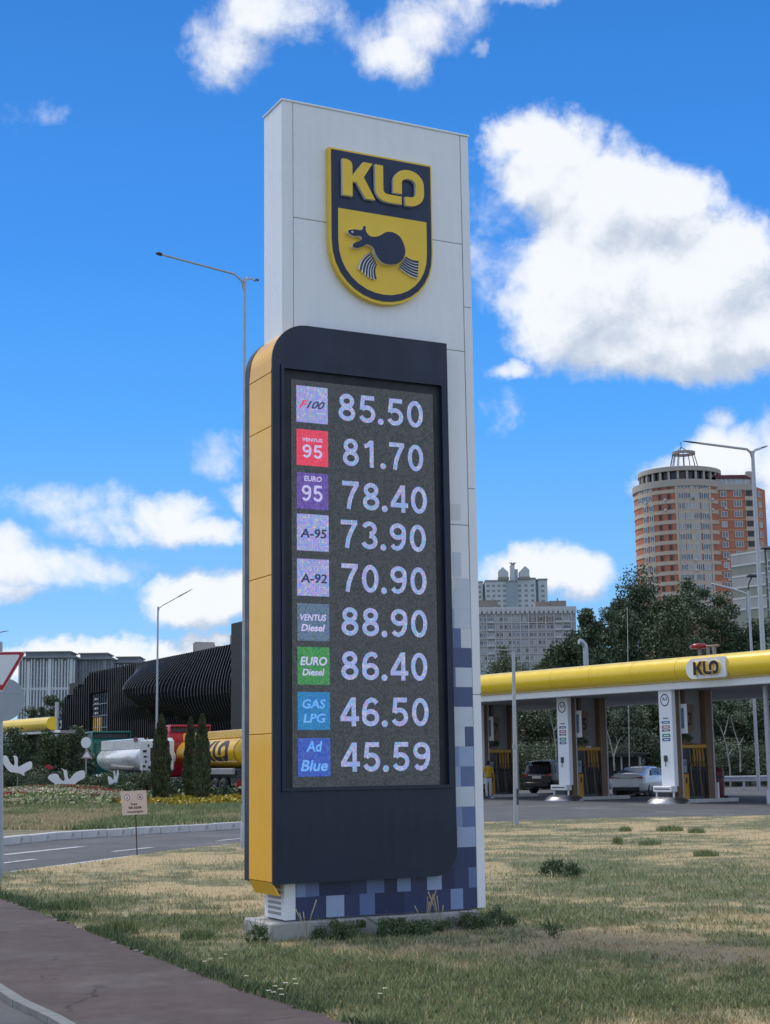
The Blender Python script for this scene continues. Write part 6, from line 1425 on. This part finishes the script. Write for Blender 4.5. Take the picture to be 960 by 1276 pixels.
for a in (-.9, -.3, .35, .9): b.tube([(0, 2, zw(704.5)), (a*1.2, 2, zw(701.5)), (a*2.2, 2, zw(699.5+abs(a)))], [.5, .35, .12], 'penthouse', 6)
b.build('finial', wt2)
# ---- high-rise row at the far left
YL = 420.; KL = YL/FPX
zl = lambda y, x=60: at(x, y, YL)[2]
for nm, x0_, x1_, yt, yo, body, pil, lab in [('high_rise', 24, 92, 820, 0, 'block_dark', 'pilaster', 'pale ribbed high-rise, left and widest of the three above the hedge'), ('high_rise', 92.3, 139, 821, 5, 'block_dark', 'block_mid', 'dark grey high-rise in the middle of the far row'), ('high_rise', 139.3, 180, 824, 12, 'block_mid', 'pilaster', 'pale low-looking high-rise just above the ribbed hall')]:
    p0 = at(x0_, 830, YL+yo); hr = thing(nm, lab, 'building', (p0[0], p0[1], 0), R_(2), 'high-rises at the far left'); W_ = (x1_-x0_)*KL; tz = zl(yt)
    MB().box((0, .25, 0), (W_, 14, tz), body).build('wall', hr)
    MB().box((-.4, -1.0, tz), (W_+.4, 14.4, tz+.5), 'block_mid').build('roof_slab', hr); MB().box((1.5, .8, tz+.5), (W_-1.5, 12, tz+1.6), 'block_dark').build('attic', hr); MB().box((1.0, .2, tz+1.6), (W_-1.0, 12.5, tz+1.9), 'roof_grey').build('roof_cap', hr)
    n_ = int(W_/.82)
    for i in range(n_+1):
        x = i*W_/n_; wide = i % 7 in (3,)
        MB().box((x-(.42 if wide else .16), -.25+.25*(i % 2), 0), (x+(.42 if wide else .16), .245, tz-(.2 if i % 3 else .8)), pil).build('pilaster', hr)
    for k in range(1, 12):
        z_ = tz-k*2.9
        if z_ < 1: break
        MB().box((0, .12, z_), (W_, .24, z_+(.35 if k != 3 else .7)), pil if k == 3 or pil == 'block_mid' else 'block_mid').build('floor_slab', hr)
    wq = winmesh(1.0, 1.5, 1, 'pane', 'block_mid', .05)
    for k in range(1, 7):
        for c_ in range(2 if W_ < 12 else 6): obj('window', wq, hr, ((c_+.5)*W_/(2 if W_ < 12 else 6)-.2, .20, tz-k*2.9+.9))

# ============================================================ WEEDS AND FLOWERS NEAR THE PYLON
def tuft(px_, py_, wpx, hpx, label, seed):
    p0 = G(px_, py_, .03); q = p0[1]/FPX; root = thing('grass_tuft', label, 'grass tuft', p0, 0, 'taller grass tufts in the lawn'); r_ = np.random.RandomState(seed); n = int(70+wpx*14)
    a = r_.rand(n)*2*PI; rr = r_.rand(n)**.7; xy = np.stack([rr*np.cos(a)*wpx*q*.5, rr*np.sin(a)*wpx*q*.32], 1)
    V, _, b0 = blades(n, xy, hpx*q*.62, .012, .7, None, '', 0.); obj('blades', npmesh('blades', V, np.stack([b0, b0+1, b0+2, b0+3, b0+4], 1), ['grass_green']), root)
def weed(px_, py_, wpx, hpx, label, n=700, m_='leaf_weed', sz=.035, seed=0, group='weeds in the lawn'):
    p0 = G(px_, py_, .03); q = p0[1]/FPX; root = thing('weed', label, 'plant', p0, 0, group)
    leafcloud('foliage', root, (0, 0, hpx*q*.36), (wpx/2*q*.85, wpx/2*q*.6, hpx*q*.36), 16, int(n*.6), sz, m_, seed, crad=.55, low=-.4)
    b = MB(); r_ = random.Random(seed)
    for i in range(7): a = r_.uniform(0, 2*PI); b.tube([(0, 0, 0), (math.cos(a)*wpx*q*.12, math.sin(a)*wpx*q*.1, hpx*q*.5), (math.cos(a)*wpx*q*.3, math.sin(a)*wpx*q*.2, hpx*q*(.9+.3*r_.random()))], [.005, .004, .002], m_, 4)
    b.build('stem', root)
for i, (u_, v_, wm_, hm_, lab, n_) in enumerate([(1.02, .30, .80, .20, 'dark leafy weed clump against the plinth, largest', 4200), (.42, .26, .50, .20, 'green weed clump below the left part of the squared film', 1800), (-.32, .10, .22, .20, 'green weed at the left end of the plinth', 600), (1.95, .22, .50, .17, 'green weed clump at the right end of the plinth', 1500), (2.40, .02, .32, .20, 'weed just right of the pylon foot', 900), (1.55, .24, .34, .12, 'low weeds between the two larger clumps at the plinth', 700)]):
    q_ = PO+PU*u_+PN*v_; root = thing('weed', lab, 'plant', (q_[0], q_[1], .03), 0, 'weeds at the plinth')
    leafcloud('foliage', root, (0, 0, hm_*.4), (wm_*.5, wm_*.22, hm_*.45), 18, n_, .032, 'leaf_weed', 700+i, crad=.6, low=-.5)
    b = MB(); r_ = random.Random(i)
    for k in range(9): a = r_.uniform(0, 2*PI); b.tube([(0, 0, 0), (math.cos(a)*wm_*.15, math.sin(a)*.05, hm_*.5), (math.cos(a)*wm_*.4, math.sin(a)*.1, hm_*(.8+.6*r_.random()))], [.004, .003, .0015], 'leaf_weed', 4)
    b.build('stem', root)
for i, a in enumerate([(150, 1164, 44, 22, 'green weed clump beside the footpath', 1400), (690, 1092, 36, 26, 'dark green weed clump right of the pylon, left of two', 1300), (716, 1094, 26, 22, 'dark green weed clump right of the pylon, right of two', 900), (835, 1036, 34, 10, 'low green tuft near the forecourt edge, nearest the road', 700), (869, 1038, 22, 9, 'small tuft right of the low green tuft by the road', 400), (880, 1068, 32, 12, 'green tuft in the dry lawn at the right', 600), (780, 1036, 16, 8, 'tiny tuft left of the low green tuft by the road', 300), (810, 1053, 28, 8, 'flat green tuft between road edge and mid lawn', 450), (690, 1170, 30, 26, 'thin branching weed in the dry patch', 240), (88, 1133, 50, 16, 'grassy weed clump at the left bend of the footpath', 1500), (245, 1172, 40, 18, 'weed clump halfway along the footpath', 900), (770, 1052, 14, 12, 'upright small weed near the road', 160)]):
    if a[4].startswith('dark green weed') is False and a[5] != 240: tuft(*a[:4], a[4].replace('weed clump', 'grass tuft'), 500+i); continue
    weed(*a[:4], a[4], a[5], seed=500+i, sz=.035 if a[1] > 1100 else .05, m_='leaf_weed' if a[1] > 1060 else 'grass_green')
for i, (x, y) in enumerate([(370, 1120), (388, 1138), (512, 1135), (520, 1128), (497, 1142)]):   # dry seed stalks before the film
    if i > 1: 
        u_, lab = {2: (1.45, 'dry seed stalks before the squared film, right of the dark weeds'), 3: (1.62, 'reddish dry seed stalks before the squared film, farthest right'), 4: (.15, 'dry seed stalks before the left end of the squared film')}[i]; q_ = PO+PU*u_+PN*.18; p0 = (q_[0], q_[1], .03); r_ = random.Random(i); root = thing('seed_stalk', lab, 'plant', (p0[0], p0[1], .03), 0, 'dry seed stalks by the plinth'); b = MB()
        for k in range(5): a = r_.uniform(-.12, .12); h_ = r_.uniform(.25, .42); b.tube([(0, 0, 0), (a*.5, 0, h_*.6), (a, 0, h_)], [.002, .0018, .006], 'grass_straw', 4)
        b.build('stalk', root)
fls = [(255, 1208), (262, 1205), (275, 1204), (281, 1199), (335, 1246), (343, 1240), (350, 1244), (356, 1236), (367, 1231), (369, 1237), (351, 1251), (307, 1227), (480, 1243), (474, 1250), (341, 1248)]
fm_ = MB(); 
for k in range(7): a = 2*PI*k/7; fm_.add([(0, 0, .07), (.018*math.cos(a-.35), .018*math.sin(a-.35), .078), (.026*math.cos(a), .026*math.sin(a), .074), (.018*math.cos(a+.35), .018*math.sin(a+.35), .078)], [(0, 1, 2, 3)], 'plate_white')
fm_.lathe([(0, .081), (.0045, .080), (.005, .074)], 'emblem_yellow', 8); fm_ = fm_.mesh('blossom'); sm_ = MB().tube([(0, 0, 0), (.004, 0, .072)], .0022, 'leaf_weed', 4).mesh('stem')
for i, (x, y) in enumerate(fls):
    p0 = G(x, y, .04); root = thing('white_flower', 'tiny white flower in the grass, '+('in the cluster nearest the camera beside the footpath' if 4 <= i <= 10 or i == 14 else 'in the farther pair of clusters beside the footpath' if i < 4 else ('alone at the very edge of the footpath' if i == 11 else 'in the lawn away from the footpath edge')), 'flower', p0, i*1.1, 'white flowers beside the footpath'); root.scale = (.85,)*3; obj('blossom', fm_, root); obj('stem', sm_, root)

# ============================================================ WOOD IN THE DISTANCE
rw = np.random.RandomState(77); nw = 46000; ww = rw.randint(0, 150, nw); cwx = rw.uniform(-190, 230, 150); cwy = 172+rw.uniform(-12, 30, 150); cwh = rw.uniform(4.5, 7.5, 150)
keep_ = ~((cwx > -75) & (cwx < -55))
p = np.stack([cwx[ww]+rw.randn(nw)*2.4, cwy[ww]+rw.randn(nw)*2., np.abs(cwh[ww]*(.55+.45*np.clip(rw.randn(nw)*.55, -1.2, 1)))], 1)
a = rw.randn(nw, 3); a /= np.linalg.norm(a, axis=1)[:, None]; c_ = np.cross(a, rw.randn(nw, 3)); c_ /= np.linalg.norm(c_, axis=1)[:, None]
V = np.stack([p-a*.42, p+c_*.26, p+a*.42, p-c_*.26], 1).reshape(-1, 3)
tag(obj('distant_wood', npmesh('distant_wood', V, np.arange(nw*4).reshape(-1, 4), ['leaf_dark'])), 'far off wood along the horizon behind station and hall', 'wood', kind='stuff')
